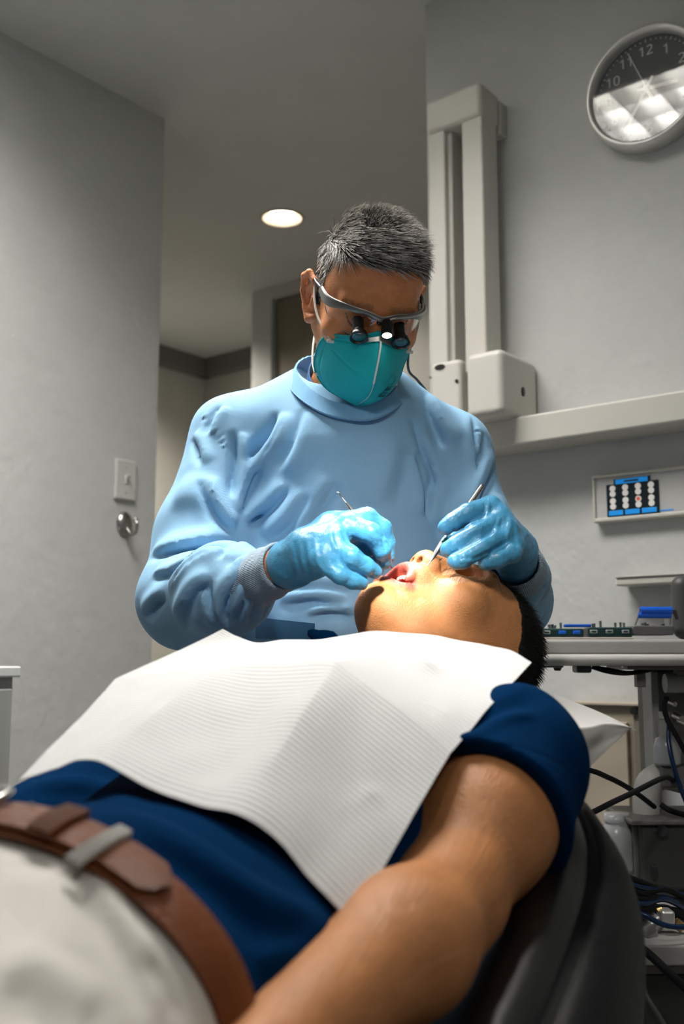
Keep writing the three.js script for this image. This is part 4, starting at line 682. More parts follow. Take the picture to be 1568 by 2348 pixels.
{
  const base = [0.7, 0.28, 0.11], red = [0.7, 0.21, 0.09], stub = [0.28, 0.14, 0.08], brow = [0.1, 0.07, 0.05];
  const col = (x, y, z) => {
    const [r, u, f] = dlocal(x, y, z), v = 1 + 0.1 * vnoise(x * 60, y * 60, z * 60) + 0.07 * vnoise(x * 220, y * 220, z * 220); let c = base.map((q) => q * v);
    if (Math.abs(r) > 0.076 && f < 0.01) c = V.lerp(c, red, 0.45);
    const nose = 1 - sstep(0.0, 0.03, Math.hypot(r, u + 0.03, f - 0.115)); c = V.lerp(c, red, nose * 0.5);
    if (u < -0.03 && f > -0.02) c = V.lerp(c, stub, 0.3 * (0.5 + 0.5 * vnoise(x * 400, y * 400, z * 400)) * sstep(-0.03, -0.06, u));
    if (f > 0.05 && Math.abs(Math.abs(r) - 0.034) < 0.022) c = V.lerp(c, brow, 0.6 * (1 - sstep(0.003, 0.006, Math.abs(u - 0.024))) * (0.5 + 0.5 * vnoise(x * 500, y * 500, z * 500)));
    if (f > 0.06 && Math.abs(Math.abs(r) - 0.033) < 0.0145) c = V.lerp(c, [0.03, 0.02, 0.02], 0.9 * (1 - sstep(0.001, 0.0025, Math.abs(u + 0.0105 - 2.5 * (Math.abs(r) - 0.033) ** 2 / 0.03))));
    if (Math.hypot(r, u, f) < 0.16 && dentistHair(r, u, f) && !(Math.abs(r) > 0.079 && f < 0.01 && u < 0.06)) c = [0.05, 0.045, 0.04];
    return c;
  };
  headF.add(cap(G(538, 1010, 1.69), G(432, 1375, 1.59), 0.034, 0.032, 0.02), cap(G(432, 1375, 1.59), G(640, 1302, 1.325), 0.032, 0.026, 0.02), cap(G(640, 1302, 1.325), G(690, 1280, 1.29), 0.0255, 0.024, 0.01), cap(G(1030, 1040, 1.69), G(1160, 1375, 1.62), 0.03, 0.03, 0.02), cap(G(1160, 1375, 1.62), G(1185, 1295, 1.42), 0.03, 0.027, 0.02), cap(G(750, 925, 1.69), G(538, 1010, 1.69), 0.034, 0.034, 0.03), cap(G(860, 935, 1.69), G(1030, 1045, 1.69), 0.03, 0.03, 0.03), fcap(G(800, 1100, 1.69), G(795, 1440, 1.66), 0.13, 0.14, [0, 0, 1], 0.6, 0.04));
  const lo = DH.o.map((v) => v - 0.16), hi = DH.o.map((v) => v + 0.16);
  const fine = headF.mesh(lo, hi, 0.0022, { color: col }), coarse = headF.mesh([-0.36, -0.2, -1.85], [0.36, 0.5, -1.24], 0.006, { color: col });
  const p = coarse.attributes.position, ix = coarse.index.array, out = [], inside = (i) => p.getX(i) > lo[0] + 0.01 && p.getX(i) < hi[0] - 0.01 && p.getY(i) > lo[1] + 0.01 && p.getY(i) < hi[1] - 0.01 && p.getZ(i) > lo[2] + 0.01 && p.getZ(i) < hi[2] - 0.01;
  for (let i = 0; i < ix.length; i += 3) if (!(inside(ix[i]) && inside(ix[i + 1]) && inside(ix[i + 2]))) out.push(ix[i], ix[i + 1], ix[i + 2]);
  coarse.setIndex(out);
  part(dentist, 'body', mergeGeometries([fine, coarse]), dentistSkin);
}
// ---- collar
{
  const loop = new THREE.CatmullRomCurve3([G(670, 864, 1.64), G(700, 906, 1.585), G(760, 940, 1.556), G(842, 950, 1.55), G(898, 926, 1.575), G(918, 890, 1.64), G(880, 852, 1.72), G(790, 835, 1.76), G(702, 838, 1.71)].map((p) => new THREE.Vector3(...p)), true), cen = G(800, 880, 1.655);
  const band = grid(120, 6, (u, v) => { const q = loop.getPoint(u).toArray(), d = V.norm([cen[0] - q[0], 0, cen[2] - q[2]]), o = 0.012 * v - 0.0075; return [q[0] + d[0] * o, q[1] + 0.026 * (v - 0.4) + 0.0006 * Math.sin(u * 160 * Math.PI) * v, q[2] + d[2] * o]; }, (u, v) => [u * 0.5, v * 0.03]);
  const c = part(dentist, 'collar', thicken(band, 0.0028), std(lin(0.22, 0.46, 0.72), 0.9, { bumpMap: gownBump, bumpScale: 0.0005 }));
  part(dentist, 'collar_seam', tube(loop.getPoints(60).map((p) => { const d = V.norm([cen[0] - p.x, 0, cen[2] - p.z]); return [p.x - d[0] * 0.0072, p.y - 0.0095, p.z - d[2] * 0.0072]; }), 0.0009, 160, 6, true), gownBlue, c);
  const under = grid(90, 3, (u, v) => { const q = loop.getPoint(u).toArray(), d = V.norm([cen[0] - q[0], 0, cen[2] - q[2]]); return [q[0] + d[0] * (0.02 + 0.006 * v), q[1] + 0.006 - 0.03 * (1 - v) + 0.006 * v, q[2] + d[2] * (0.022 + 0.006 * v)]; });
  part(dentist, 'undershirt_collar', thicken(under, 0.002), std(lin(0.03, 0.12, 0.27), 0.9));
}
// ---- knit cuffs
function cuff(a, b, ra, rb) {
  const prof = []; for (let i = 0; i <= 16; i++) { const t = i / 16; prof.push([ra + (rb - ra) * t + 0.0015 * Math.sin(t * 14) + (t > 0.96 ? -0.002 : 0), V.len(V.sub(b, a)) * t]); } for (let i = 16; i >= 0; i -= 4) { const t = i / 16; prof.push([ra + (rb - ra) * t - 0.004, V.len(V.sub(b, a)) * t]); }
  const g = lathe(prof, a, b, 64), uv = g.attributes.uv; for (let i = 0; i < uv.count; i++) uv.setXY(i, uv.getX(i) * 3, uv.getY(i)); return g;
}
part(dentist, 'cuff', cuff(G(574, 1336, 1.392), G(650, 1298, 1.318), 0.037, 0.032), knit, dentist, 'grey-blue knitted gown cuff');
part(dentist, 'cuff', cuff(G(1196, 1330, 1.5), G(1178, 1288, 1.405), 0.042, 0.037), knit, dentist, 'grey-blue knitted gown cuff');
// ---- waist tie seen under the sleeve
const torsoF = new Field(gownF.p.slice(0, 2));
part(dentist, 'waist_tie', thicken(grid(24, 6, (u, v) => { const px = 590 + 132 * u, py = 1416 + 14 * u + (48 - 10 * u) * v, m = torsoF.march(px, py, 1.2, 1.8) ?? G(px, py, 1.55); return [m[0], m[1], m[2] + 0.006]; }), 0.003), std(lin(0.04, 0.2, 0.42), 0.85, { bumpMap: gownBump, bumpScale: 0.0006 }));
// ---------------------------------------------------------------- gloves
function glove(prims, wrinkles, lo, hi) {
  const F = new Field().add(...prims);
  for (const [pts, w, h] of wrinkles) F.fold(pts, w, h, { from: 1.0, to: 1.7, gap: 0.03 });
  F.noise = (x, y, z) => 0.0007 * vnoise(x * 90, y * 90, z * 90) + 0.0004 * vnoise(x * 220, y * 220, z * 220);
  return F.mesh(lo, hi, 0.0018);
}
const finger = (pts, k = 0.0035, k0 = 0.006) => chain(pts.map((p) => J(p[0], p[1], p[2])), pts.map((p) => p[3]), k, k0);
{ // image-left hand, back of the hand up, fingers curled round the probe
  const W = J(672, 1292, 1.305), P = [];
  P.push(cap(J(664, 1294, 1.312), W, 0.0295, 0.028, 0.01), fcap(W, J(715, 1268, 1.28), 0.0275, 0.031, [0, 0.3, 1], 0.9, 0.015));
  for (const [x, y, d, r] of [[835, 1196, 1.287, 0.0175], [797, 1206, 1.27, 0.019], [766, 1243, 1.252, 0.019], [742, 1277, 1.245, 0.0175]]) P.push(cap(J(712, 1266, 1.283), J(x, y, d), 0.027, r * 0.93, 0.012));
  P.push(cap(J(760, 1215, 1.295), J(840, 1200, 1.3), 0.024, 0.016, 0.012), cap(J(770, 1235, 1.29), J(852, 1280, 1.297), 0.02, 0.013, 0.006));
  P.push(...finger([[842, 1194, 1.29, 0.0145], [876, 1212, 1.292, 0.0118], [887, 1246, 1.298, 0.0105], [889, 1277, 1.302, 0.0085]]));
  P.push(...finger([[800, 1208, 1.268, 0.0155], [850, 1222, 1.256, 0.0128], [875, 1260, 1.268, 0.0112], [883, 1290, 1.282, 0.0085]]));
  P.push(...finger([[766, 1250, 1.25, 0.015], [806, 1277, 1.236, 0.0124], [838, 1299, 1.247, 0.0108], [860, 1311, 1.258, 0.0085]]));
  P.push(...finger([[740, 1284, 1.244, 0.0145], [780, 1317, 1.238, 0.0118], [808, 1330, 1.243, 0.0108], [828, 1337, 1.25, 0.009]]));
  P.push(...finger([[722, 1255, 1.335, 0.02], [790, 1288, 1.362, 0.0135], [862, 1306, 1.335, 0.0105]]));
  const Wr = [];
  for (let i = 0; i < 9; i++) Wr.push([[[658 + i * 9, 1245 - i * 2], [662 + i * 9 + 4, 1290], [676 + i * 10, 1330 - i * 2]], 0.0034, 0.0013 * (i % 2 ? 1 : -0.7)]);
  for (let i = 0; i < 8; i++) Wr.push([[[726 + i * 3, 1262 + i * 7], [752 + i * 5, 1292 + i * 4], [790 + i * 6, 1318 + i * 2]], 0.003, 0.0012 * (i % 2 ? 1 : -0.8)]);
  for (let i = 0; i < 7; i++) Wr.push([[[850 + i * 6, 1202 + i * 9], [862 + i * 5, 1208 + i * 10], [880 + i * 2, 1205 + i * 11]], 0.0024, 0.0010 * (i % 2 ? 1 : -0.8)]);
  for (let i = 0; i < 6; i++) Wr.push([[[796 + i * 9, 1222 + i * 4], [803 + i * 10, 1236 + i * 5]], 0.0028, -0.0012]);
  for (let i = 0; i < 5; i++) Wr.push([[[775 + i * 12, 1262 + i * 7], [782 + i * 12, 1278 + i * 6]], 0.0028, -0.0010]);
  Wr.push([[[782, 1216], [800, 1242], [840, 1273], [882, 1297]], 0.0055, -0.006], [[[760, 1286], [795, 1304], [828, 1318], [852, 1324]], 0.0042, -0.005], [[[856, 1198], [877, 1232], [886, 1268]], 0.004, -0.0035]);
  Wr.push([[[758, 1195], [761, 1235], [775, 1270]], 0.004, 0.0016], [[[766, 1195], [768, 1235], [782, 1265]], 0.003, -0.0012]);
  part(dentist, 'glove', glove(P, Wr, [-0.16, -0.06, -1.42], [0.10, 0.24, -1.16]), gloveBlue, dentist, 'light blue nitrile glove gripping a probe');
}
{ // image-right hand, fingers pointing to the mouth
  const W = J(1188, 1305, 1.43), P = [];
  P.push(cap(J(1190, 1310, 1.45), J(1180, 1275, 1.39), 0.029, 0.029, 0.01));
  for (const [x, y, d, r] of [[1122, 1168, 1.345, 0.0175], [1143, 1188, 1.335, 0.019], [1160, 1216, 1.328, 0.018], [1174, 1250, 1.33, 0.0165]]) P.push(cap(J(1176, 1262, 1.385), J(x, y, d), 0.027, r * 0.92, 0.011));
  P.push(...finger([[1124, 1164, 1.342, 0.0155], [1074, 1176, 1.322, 0.0132], [1037, 1199, 1.316, 0.012], [1022, 1209, 1.316, 0.0106]]));
  P.push(...finger([[1140, 1196, 1.33, 0.015], [1087, 1221, 1.303, 0.0126], [1045, 1250, 1.298, 0.0115], [1028, 1260, 1.3, 0.0102]]));
  P.push(...finger([[1156, 1228, 1.32, 0.0145], [1104, 1256, 1.292, 0.0124], [1060, 1283, 1.285, 0.0115], [1045, 1288, 1.286, 0.0104]]));
  P.push(...finger([[1176, 1252, 1.325, 0.014], [1172, 1268, 1.31, 0.0125], [1140, 1282, 1.298, 0.0112], [1113, 1291, 1.297, 0.0095]]));
  P.push(...finger([[1160, 1235, 1.39, 0.018], [1090, 1225, 1.36, 0.0135], [1038, 1238, 1.34, 0.0105]]));
  const Wr = [[[[1120, 1150], [1118, 1172], [1108, 1192]], 0.004, 0.0016], [[[1112, 1153], [1111, 1172], [1102, 1188]], 0.0035, -0.0014], [[[1146, 1185], [1139, 1210], [1130, 1232]], 0.004, 0.0016], [[[1170, 1185], [1166, 1215], [1162, 1240]], 0.005, 0.0018], [[[1180, 1200], [1180, 1230], [1184, 1262]], 0.005, -0.0016]];
  Wr.push([[[1030, 1228], [1075, 1205], [1118, 1182]], 0.0045, -0.005], [[[1036, 1272], [1090, 1241], [1134, 1214]], 0.0045, -0.005], [[[1078, 1288], [1125, 1264], [1162, 1243]], 0.0045, -0.005]);
  for (let i = 0; i < 5; i++) { Wr.push([[[1040 + i * 15, 1190 - i * 3], [1046 + i * 15, 1212 - i * 4]], 0.003, -0.0008]); Wr.push([[[1050 + i * 14, 1240 - i * 7], [1057 + i * 14, 1258 - i * 6]], 0.003, -0.0009]); }
  for (let i = 0; i < 6; i++) Wr.push([[[1040 + i * 7, 1272 + (i % 3) * 4], [1050 + i * 7, 1280 + (i % 2) * 8], [1062 + i * 8, 1286 - (i % 3) * 5]], 0.003, 0.0013 * (i % 2 ? 1 : -1)]);
  for (let i = 0; i < 4; i++) { Wr.push([[[1020 + i * 6, 1206 + i * 2], [1030 + i * 6, 1222 - i]], 0.003, -0.0009]); Wr.push([[[1030 + i * 7, 1256 - i * 2], [1040 + i * 6, 1268 - i * 2]], 0.003, 0.0009]); Wr.push([[[1118 + i * 12, 1284 - i * 3], [1124 + i * 12, 1298 - i * 4]], 0.0028, -0.0009]); }
  part(dentist, 'glove', glove(P, Wr, [0.10, -0.02, -1.52], [0.28, 0.25, -1.22]), gloveBlue, dentist, 'light blue nitrile glove steering a scaler');
}
// ---------------------------------------------------------------- dental instruments
{
  const a = figure('dental_probe', 'thin steel probe with bent tip in the dentist’s glove near the chin', 'dental probe', J(806, 1172, 1.315));
  part(a, 'bent_tip', tube([J(771, 1129, 1.32), J(777, 1131, 1.32), J(784, 1141, 1.32), J(795, 1155, 1.318)], 0.0011, 30, 8), M.chrome);
  part(a, 'shank', rod(J(794, 1153, 1.318), J(808, 1172, 1.315), 0.0013, 0.003), M.chrome);
  part(a, 'handle', rod(J(808, 1172, 1.315), J(884, 1284, 1.31), 0.0032, 0.0032), M.chrome);
  part(a, 'working_tip', tube([J(884, 1284, 1.31), J(891, 1297, 1.31), J(899, 1303, 1.312)], 0.0013, 20, 8), M.chrome);
  const b = figure('dental_scaler', 'steel scaler with knurled grip and pointed tip at the open mouth', 'dental scaler', J(973, 1308, 1.315));
  part(b, 'handle', rod(J(1104, 1116, 1.375), J(1018, 1240, 1.335), 0.0036, 0.0036, 24), M.chrome);
  part(b, 'handle_end', rod(J(1106, 1113, 1.376), J(1104, 1116, 1.375), 0.0028, 0.0036, 24), M.steel);
  part(b, 'grip_ring', rod(J(1020, 1237, 1.336), J(1014, 1245, 1.333), 0.0042, 0.0042, 24), std(lin(0.0, 0.12, 0.14), 0.4));
  const k0 = J(1014, 1245, 1.333), k1 = J(1001, 1265, 1.328), prof = []; for (let i = 0; i <= 40; i++) prof.push([0.0039 - 0.0004 * i / 40 + (i % 2 ? 0.0003 : -0.0002), V.len(V.sub(k1, k0)) * i / 40]);
  part(b, 'knurled_grip', lathe(prof, k0, k1, 24), M.steel);
  part(b, 'shank', rod(k1, J(991, 1281, 1.322), 0.0034, 0.0026, 20), M.chrome);
  part(b, 'working_tip', rod(J(991, 1281, 1.322), J(973, 1308, 1.315), 0.0026, 0.0005, 16), M.chrome);
}
// ---------------------------------------------------------------- mask
const tealM = std(lin(0.0, 0.47, 0.49), 0.78, { bumpMap: clothBump, bumpScale: 0.0002, sheen: 0.2, sheenColor: lin(0.2, 0.7, 0.7) });
{
  const mask = figure('respirator_mask', 'teal folded respirator mask with white centre seam on the dentist’s face', 'face mask', Dh(0, -0.07, 0.12));
  const E = spline([[0, 0.057, -0.03, 0.083], [0.14, 0.068, -0.044, 0.064], [0.4, 0.07, -0.075, 0.044], [0.66, 0.066, -0.104, 0.045], [0.86, 0.044, -0.126, 0.062], [1, 0.0, -0.134, 0.09]]);
  const Rg = spline([[0, 0, -0.004, 0.119], [0.15, 0, -0.022, 0.132], [0.45, 0, -0.062, 0.149], [0.75, 0, -0.1, 0.13], [1, 0, -0.134, 0.09]]);
  const Mk = (t, v) => { // t -1..1
    const s = t < 0 ? -1 : 1, k = 1 - Math.abs(t), e = E(v), r = Rg(v), w = Math.sin(Math.PI * Math.min(1, v * 0.94 + 0.06)), c = [e[0] * 0.62 + 0.006 * w, (e[1] + r[1]) / 2 - 0.002, (e[2] + r[2]) / 2 + 0.017 + 0.005 * w], a = (1 - k) * (1 - k), b = 2 * k * (1 - k), d = k * k;
    return [s * (a * e[0] + b * c[0] + d * r[0]), a * e[1] + b * c[1] + d * r[1], a * e[2] + b * c[2] + d * r[2]];
  };
  const groove = [[[-0.72, 0.26], [-0.1, 0.5]], [[-0.62, 0.8], [-0.16, 0.93]], [[0.2, 0.5], [0.72, 0.26]], [[-0.9, 0.1], [-0.08, 0.1]], [[0.08, 0.1], [0.9, 0.1]], [[-0.88, 0.15], [-0.88, 0.95]], [[0.88, 0.15], [0.88, 0.95]]];
  const bumpAt = (t, v) => { let h = 0; for (const [a, b] of groove) { const ux = b[0] - a[0], uy = b[1] - a[1]; let q = ((t - a[0]) * ux + (v - a[1]) * uy) / (ux * ux + uy * uy); q = clamp(q); const d = Math.hypot((t - a[0] - ux * q) * 1.3, v - a[1] - uy * q); if (d < 0.028) h -= 0.0012 * (1 - d / 0.028); } return h + 0.0009 * vnoise(t * 5, v * 6, 1.5) + 0.0004 * vnoise(t * 16, v * 14, 4.5); };
  const g = grid(160, 110, (u, v) => { const t = u * 2 - 1, p = Mk(t, v), e = 0.01, q = V.norm([p[0] * 0.9, (p[1] + 0.06) * 0.6, 0.08]), b = bumpAt(t, v); return Dh(p[0] + q[0] * b, p[1] + q[1] * b, p[2] + q[2] * b); }, (u, v) => [u * 0.2, v * 0.16]);
  { const ix = g.index.array; for (let i = 0; i < ix.length; i += 3) { const k = ix[i + 1]; ix[i + 1] = ix[i + 2]; ix[i + 2] = k; } g.computeVertexNormals(); }
  part(mask, 'cup', thicken(g, 0.002), tealM, mask, 'teal moulded fabric cup');
  const rim = []; for (let i = 0; i <= 20; i++) rim.push(Dh(...Mk(-1, i / 20))); for (let i = 19; i >= 0; i--) rim.push(Dh(...Mk(1, i / 20))); for (let i = 1; i < 10; i++) rim.push(Dh(...Mk(1 - i / 5, 0)));
  part(mask, 'rim', tube(rim, 0.0019, 200, 8, true), tealM);
  const seam = []; for (let i = 0; i <= 26; i++) { const v = 0.06 + 0.935 * i / 26, p = Mk(0, v); seam.push(Dh(p[0] + 0.0012 * Math.sin(v * 11) + 0.0006, p[1], p[2] + 0.0006)); }
  part(mask, 'centre_seam', tube(seam.slice(0, 14), 0.0016, 60, 8), std(lin(0.75, 0.75, 0.72), 0.7)); part(mask, 'centre_seam', tube(seam.slice(13), 0.0009, 60, 8), std(lin(0.35, 0.65, 0.62), 0.7));
  part(mask, 'nose_clip', thicken(grid(30, 3, (u, v) => { const p = Mk(-0.42 + 0.84 * u, 0.035 + 0.05 * v); return Dh(p[0], p[1], p[2] + 0.0022); }), 0.0012), M.satin, mask, 'bare metal nose clip');
  const ink = canvasTex(256, 256, (c, w, h) => { c.clearRect(0, 0, w, h); c.fillStyle = '#000'; c.fillRect(0, 0, w, h); c.fillStyle = '#fff'; const rows = [[20, 150, 44], [84, 60, 26], [84, 110, 26], [130, 150, 44], [196, 60, 26], [196, 80, 20]]; let k = 0; for (const [y, wd, ht] of [[14, 170, 46], [150, 150, 44]]) { for (let x = 20; x < wd + 20; x += 14) c.fillRect(x, y + (k++ % 3) * 2, 12, ht - (k % 2) * 5); } for (const [y, n] of [[80, 9], [112, 5], [212, 8]]) for (let i = 0; i < n; i++) c.fillRect(24 + i * 22, y + (i % 2) * 3, 15, 20 - (i % 3) * 3); });
  const inkM = std(lin(0.003, 0.05, 0.05), 0.8, { alphaMap: ink, transparent: true, alphaTest: 0.4 });
  part(mask, 'printed_marking', grid(14, 14, (u, v) => { const p = Mk(0.2 + 0.32 * v + 0.1 * u, 0.76 - 0.2 * u + 0.02 * v); return Dh(p[0] + 0.0008, p[1], p[2] + 0.0016); }, (u, v) => [v, 1 - u]), inkM, mask, 'dark printed marking');
  const oval = []; for (let i = 0; i < 24; i++) { const a = i / 24 * Math.PI * 2, p = Mk(0.42 + 0.09 * Math.cos(a) + 0.05 * Math.sin(a), 0.5 - 0.055 * Math.sin(a) + 0.03 * Math.cos(a)); oval.push(Dh(p[0], p[1], p[2] + 0.0004)); }
  part(mask, 'embossed_oval', tube(oval, 0.0007, 60, 6, true), tealM);
  const strapM = std(lin(0.7, 0.68, 0.62), 0.7);
  for (const s of [-1, 1]) {
    part(mask, 'strap', tube([Dh(s * 0.083, 0.018, -0.004), Dh(s * 0.083, -0.002, 0.018), Dh(s * 0.078, -0.02, 0.042), Dh(s * 0.065, -0.034, 0.074), Dh(s * 0.06, -0.039, 0.084)], 0.0019, 40, 8), strapM);
    part(mask, 'strap', tube([Dh(s * 0.058, -0.075, -0.05), Dh(s * 0.064, -0.09, -0.015), Dh(s * 0.067, -0.103, 0.02), Dh(s * 0.066, -0.108, 0.044)], 0.0017, 40, 8), strapM);
    part(mask, 'strap_end', merge([rbox(0.016, 0.005, 0.0035, 0.0016)]).applyMatrix4(new THREE.Matrix4().makeBasis(new THREE.Vector3(...DH.r), new THREE.Vector3(...DH.u), new THREE.Vector3(...DH.f))).translate(...Dh(s * 0.059, -0.04, 0.085)), strapM);
    part(mask, 'strap_end', merge([rbox(0.01, 0.005, 0.0035, 0.0016)]).applyMatrix4(new THREE.Matrix4().makeBasis(new THREE.Vector3(...DH.r), new THREE.Vector3(...DH.u), new THREE.Vector3(...DH.f))).translate(...Dh(s * 0.061, -0.108, 0.05)), strapM);
  }
}
// ---------------------------------------------------------------- loupes
{
  const lp = figure('dental_loupes', 'silver-framed magnifying loupes with black telescopes and a lit headlamp', 'loupes', Dh(0, 0.0, 0.11));
  const greyM = std(lin(0.2, 0.2, 0.19), 0.35, { metalness: 0.6 }), silverM = std(lin(0.46, 0.45, 0.43), 0.3, { metalness: 0.7 }), blackM = std(lin(0.008, 0.008, 0.009), 0.25);
  const bar = spline([[-1, -0.079, 0.024, 0.028], [-0.8, -0.072, 0.02, 0.062], [-0.55, -0.05, 0.021, 0.093], [-0.25, -0.022, 0.02, 0.107], [0, 0, 0.0155, 0.112], [0.25, 0.022, 0.02, 0.107], [0.55, 0.05, 0.021, 0.093], [0.8, 0.072, 0.02, 0.062], [1, 0.079, 0.024, 0.028]]);
  part(lp, 'brow_bar', thicken(grid(120, 4, (u, v) => { const t = u * 2 - 1, p = bar(t), h = 0.0042 + 0.008 * sstep(0.5, 0.78, Math.abs(t)) - 0.003 * sstep(0.85, 1, Math.abs(t)); return Dh(p[0], p[1] - h * v, p[2] + 0.001 * Math.sin(Math.PI * v)); }), 0.003), greyM, lp, 'grey brow bar');
  part(lp, 'brow_bar_edge', tube(Array.from({ length: 60 }, (_, i) => { const p = bar(-0.97 + 1.94 * i / 59); return Dh(p[0], p[1] + 0.0006, p[2] + 0.0004); }), 0.0016, 150, 8), silverM);
  for (const s of [-1, 1]) {
    part(lp, 'temple', tube([Dh(s * 0.079, 0.021, 0.03), Dh(s * 0.083, 0.022, 0.01), Dh(s * 0.084, 0.021, -0.02), Dh(s * 0.08, 0.006, -0.046)], 0.0028, 40, 8), blackM);
    const L = grid(40, 24, (u, v) => { const r = s * (0.006 + 0.067 * u), top = bar(s * (0.07 + 0.74 * u)), y0 = top[1] - 0.004, b = -0.024 + 0.012 * u * u + 0.02 * Math.max(0, 0.25 - u) * 4 * Math.max(0, 0.25 - u) * 4 * 0.9, cr = u > 0.8 ? (u - 0.8) / 0.2 : 0, y = y0 + (b + 0.014 * cr * cr - y0) * v; return Dh(r, y, top[2] - 0.0005 - 0.006 * v * v); });
    part(lp, 'lens', thicken(L, 0.0012), std(0xffffff, 0.04, { transmission: 1, ior: 1.4 }), lp, 'clear polycarbonate lens');
    part(lp, 'lens_edge', tube(Array.from({ length: 30 }, (_, i) => { const u = i / 29, r = s * (0.006 + 0.067 * u), top = bar(s * (0.07 + 0.74 * u)), b = -0.024 + 0.012 * u * u + 0.02 * Math.max(0, 0.25 - u) * 4 * Math.max(0, 0.25 - u) * 4 * 0.9, cr = u > 0.8 ? (u - 0.8) / 0.2 : 0; return Dh(r, b + 0.014 * cr * cr, top[2] - 0.0065); }), 0.0008, 60, 6), std(lin(0.6, 0.6, 0.58), 0.2, { transmission: 0.4 }));  // pale tube stands in for the highlight along the lens edge
    const gz = V.norm(V.add(V.mul(DH.f, 0.86), V.mul(DH.u, -0.5))), c0 = Dh(s * 0.0315, 0.004, 0.1), c1 = V.mad(c0, gz, 0.024), c2 = V.mad(c0, gz, 0.034);
    const sc = part(lp, 'telescope', merge([rod(c0, c1, 0.0085, 0.0085, 28), lathe([[0.0085, 0], [0.0085, 0.003], [0.0125, 0.006], [0.0138, 0.014], [0.0122, 0.0145], [0.0112, 0.012], [0.0, 0.0118]], V.mad(c0, gz, 0.02), c2, 32)]), blackM, lp, 'black telescope barrel');
    part(lp, 'telescope_lens', lathe([[0.0105, 0], [0.009, 0.0012], [0.005, 0.0021], [0, 0.0024]], V.mad(c0, gz, 0.0318), V.mad(c0, gz, 0.04), 28), std(lin(0.01, 0.09, 0.1), 0.03, { clearcoat: 1, clearcoatRoughness: 0.02, specularIntensity: 1 }), sc);
  }
  // headlamp
  const gz = V.norm(V.sub(V.add(mouthC, [-0.012, 0.0, 0.0]), Dh(0.006, 0.004, 0.12))), h0 = Dh(0.008, 0.012, 0.114), h1 = V.mad(h0, gz, 0.026);
  const lamp = part(lp, 'headlamp_body', lathe([[0, 0], [0.0072, 0.0005], [0.0078, 0.004], [0.0078, 0.012], [0.0086, 0.014], [0.0086, 0.026], [0.0072, 0.026], [0.0068, 0.022], [0, 0.0215]], h0, h1, 36), std(lin(0.02, 0.02, 0.022), 0.25, { metalness: 0.4 }), lp, 'black cylindrical headlamp');
  part(lp, 'headlamp_lens', lathe([[0.007, 0], [0.007, 0.0008], [0, 0.0012]], V.mad(h0, gz, 0.0245), V.mad(h0, gz, 0.03), 28), std(0xffffff, 0.3, { emissive: lin(1, 0.98, 0.95), emissiveIntensity: 12 }), lamp, 'lit white headlamp lens');
  part(lp, 'bridge_mount', rbox(0.014, 0.012, 0.008, 0.002).applyMatrix4(new THREE.Matrix4().makeBasis(new THREE.Vector3(...DH.r), new THREE.Vector3(...DH.u), new THREE.Vector3(...DH.f))).translate(...Dh(0.002, 0.01, 0.109)), blackM);
  part(lp, 'lamp_wire', tube([h0, Dh(0.012, 0.017, 0.118), Dh(0.03, 0.0205, 0.112), Dh(0.055, 0.02, 0.094), Dh(0.076, 0.018, 0.062), Dh(0.086, 0.016, 0.03)], 0.0019, 70, 8), silverM);
  part(lp, 'lamp_cable', tube([Dh(0.086, 0.016, 0.03), Dh(0.088, -0.02, -0.01), J(936, 846, 1.66), J(957, 872, 1.69), J(981, 905, 1.72), J(985, 960, 1.78)], 0.0022, 60, 8), M.darkGrey);
  const Ls = new THREE.SpotLight(lin(1, 0.97, 0.93), 1.6, 0, 0.36, 0.75, 2); const base = lp.userData.base, pos = V.sub(V.mad(h0, gz, 0.03), base); Ls.position.set(...pos); Ls.target.position.set(...V.add(pos, gz)); Ls.castShadow = true; Ls.shadow.radius = 0.35; lp.add(Ls, Ls.target);
}
// ---------------------------------------------------------------- hair
function strands(list, sides = 3) { // list of { pts, r, col }
  const pos = [], col = [], idx = [];
  for (const { pts, r, c } of list) {
    const n = pts.length, t0 = V.norm(V.sub(pts[n - 1], pts[0])), a = V.norm(V.cross(t0, Math.abs(t0[1]) < 0.9 ? [0, 1, 0] : [1, 0, 0])), b = V.cross(t0, a), base = pos.length / 3;
    for (let i = 0; i < n; i++) { const w = r * (1 - 0.85 * (i / (n - 1)) ** 1.5); for (let k = 0; k < sides; k++) { const f = k / sides * Math.PI * 2; pos.push(...V.add(pts[i], V.add(V.mul(a, Math.cos(f) * w), V.mul(b, Math.sin(f) * w)))); col.push(...c); } }
    for (let i = 0; i + 1 < n; i++) for (let k = 0; k < sides; k++) { const p = base + i * sides + k, q = base + i * sides + (k + 1) % sides; idx.push(p, q, p + sides, q, q + sides, p + sides); }
  }
  const g = new THREE.BufferGeometry(); g.setAttribute('position', new THREE.Float32BufferAttribute(pos, 3)); g.setAttribute('color', new THREE.Float32BufferAttribute(col, 3)); g.setIndex(idx); g.computeVertexNormals(); return g;
}
function skinPoint(F, c, d, r0 = 0.04, r1 = 0.16) { let a = r0, b = r1; for (let i = 0; i < 14; i++) { const m = (a + b) / 2; if (F.base(c[0] + d[0] * m, c[1] + d[1] * m, c[2] + d[2] * m) < 0) a = m; else b = m; } return V.mad(c, d, a); }
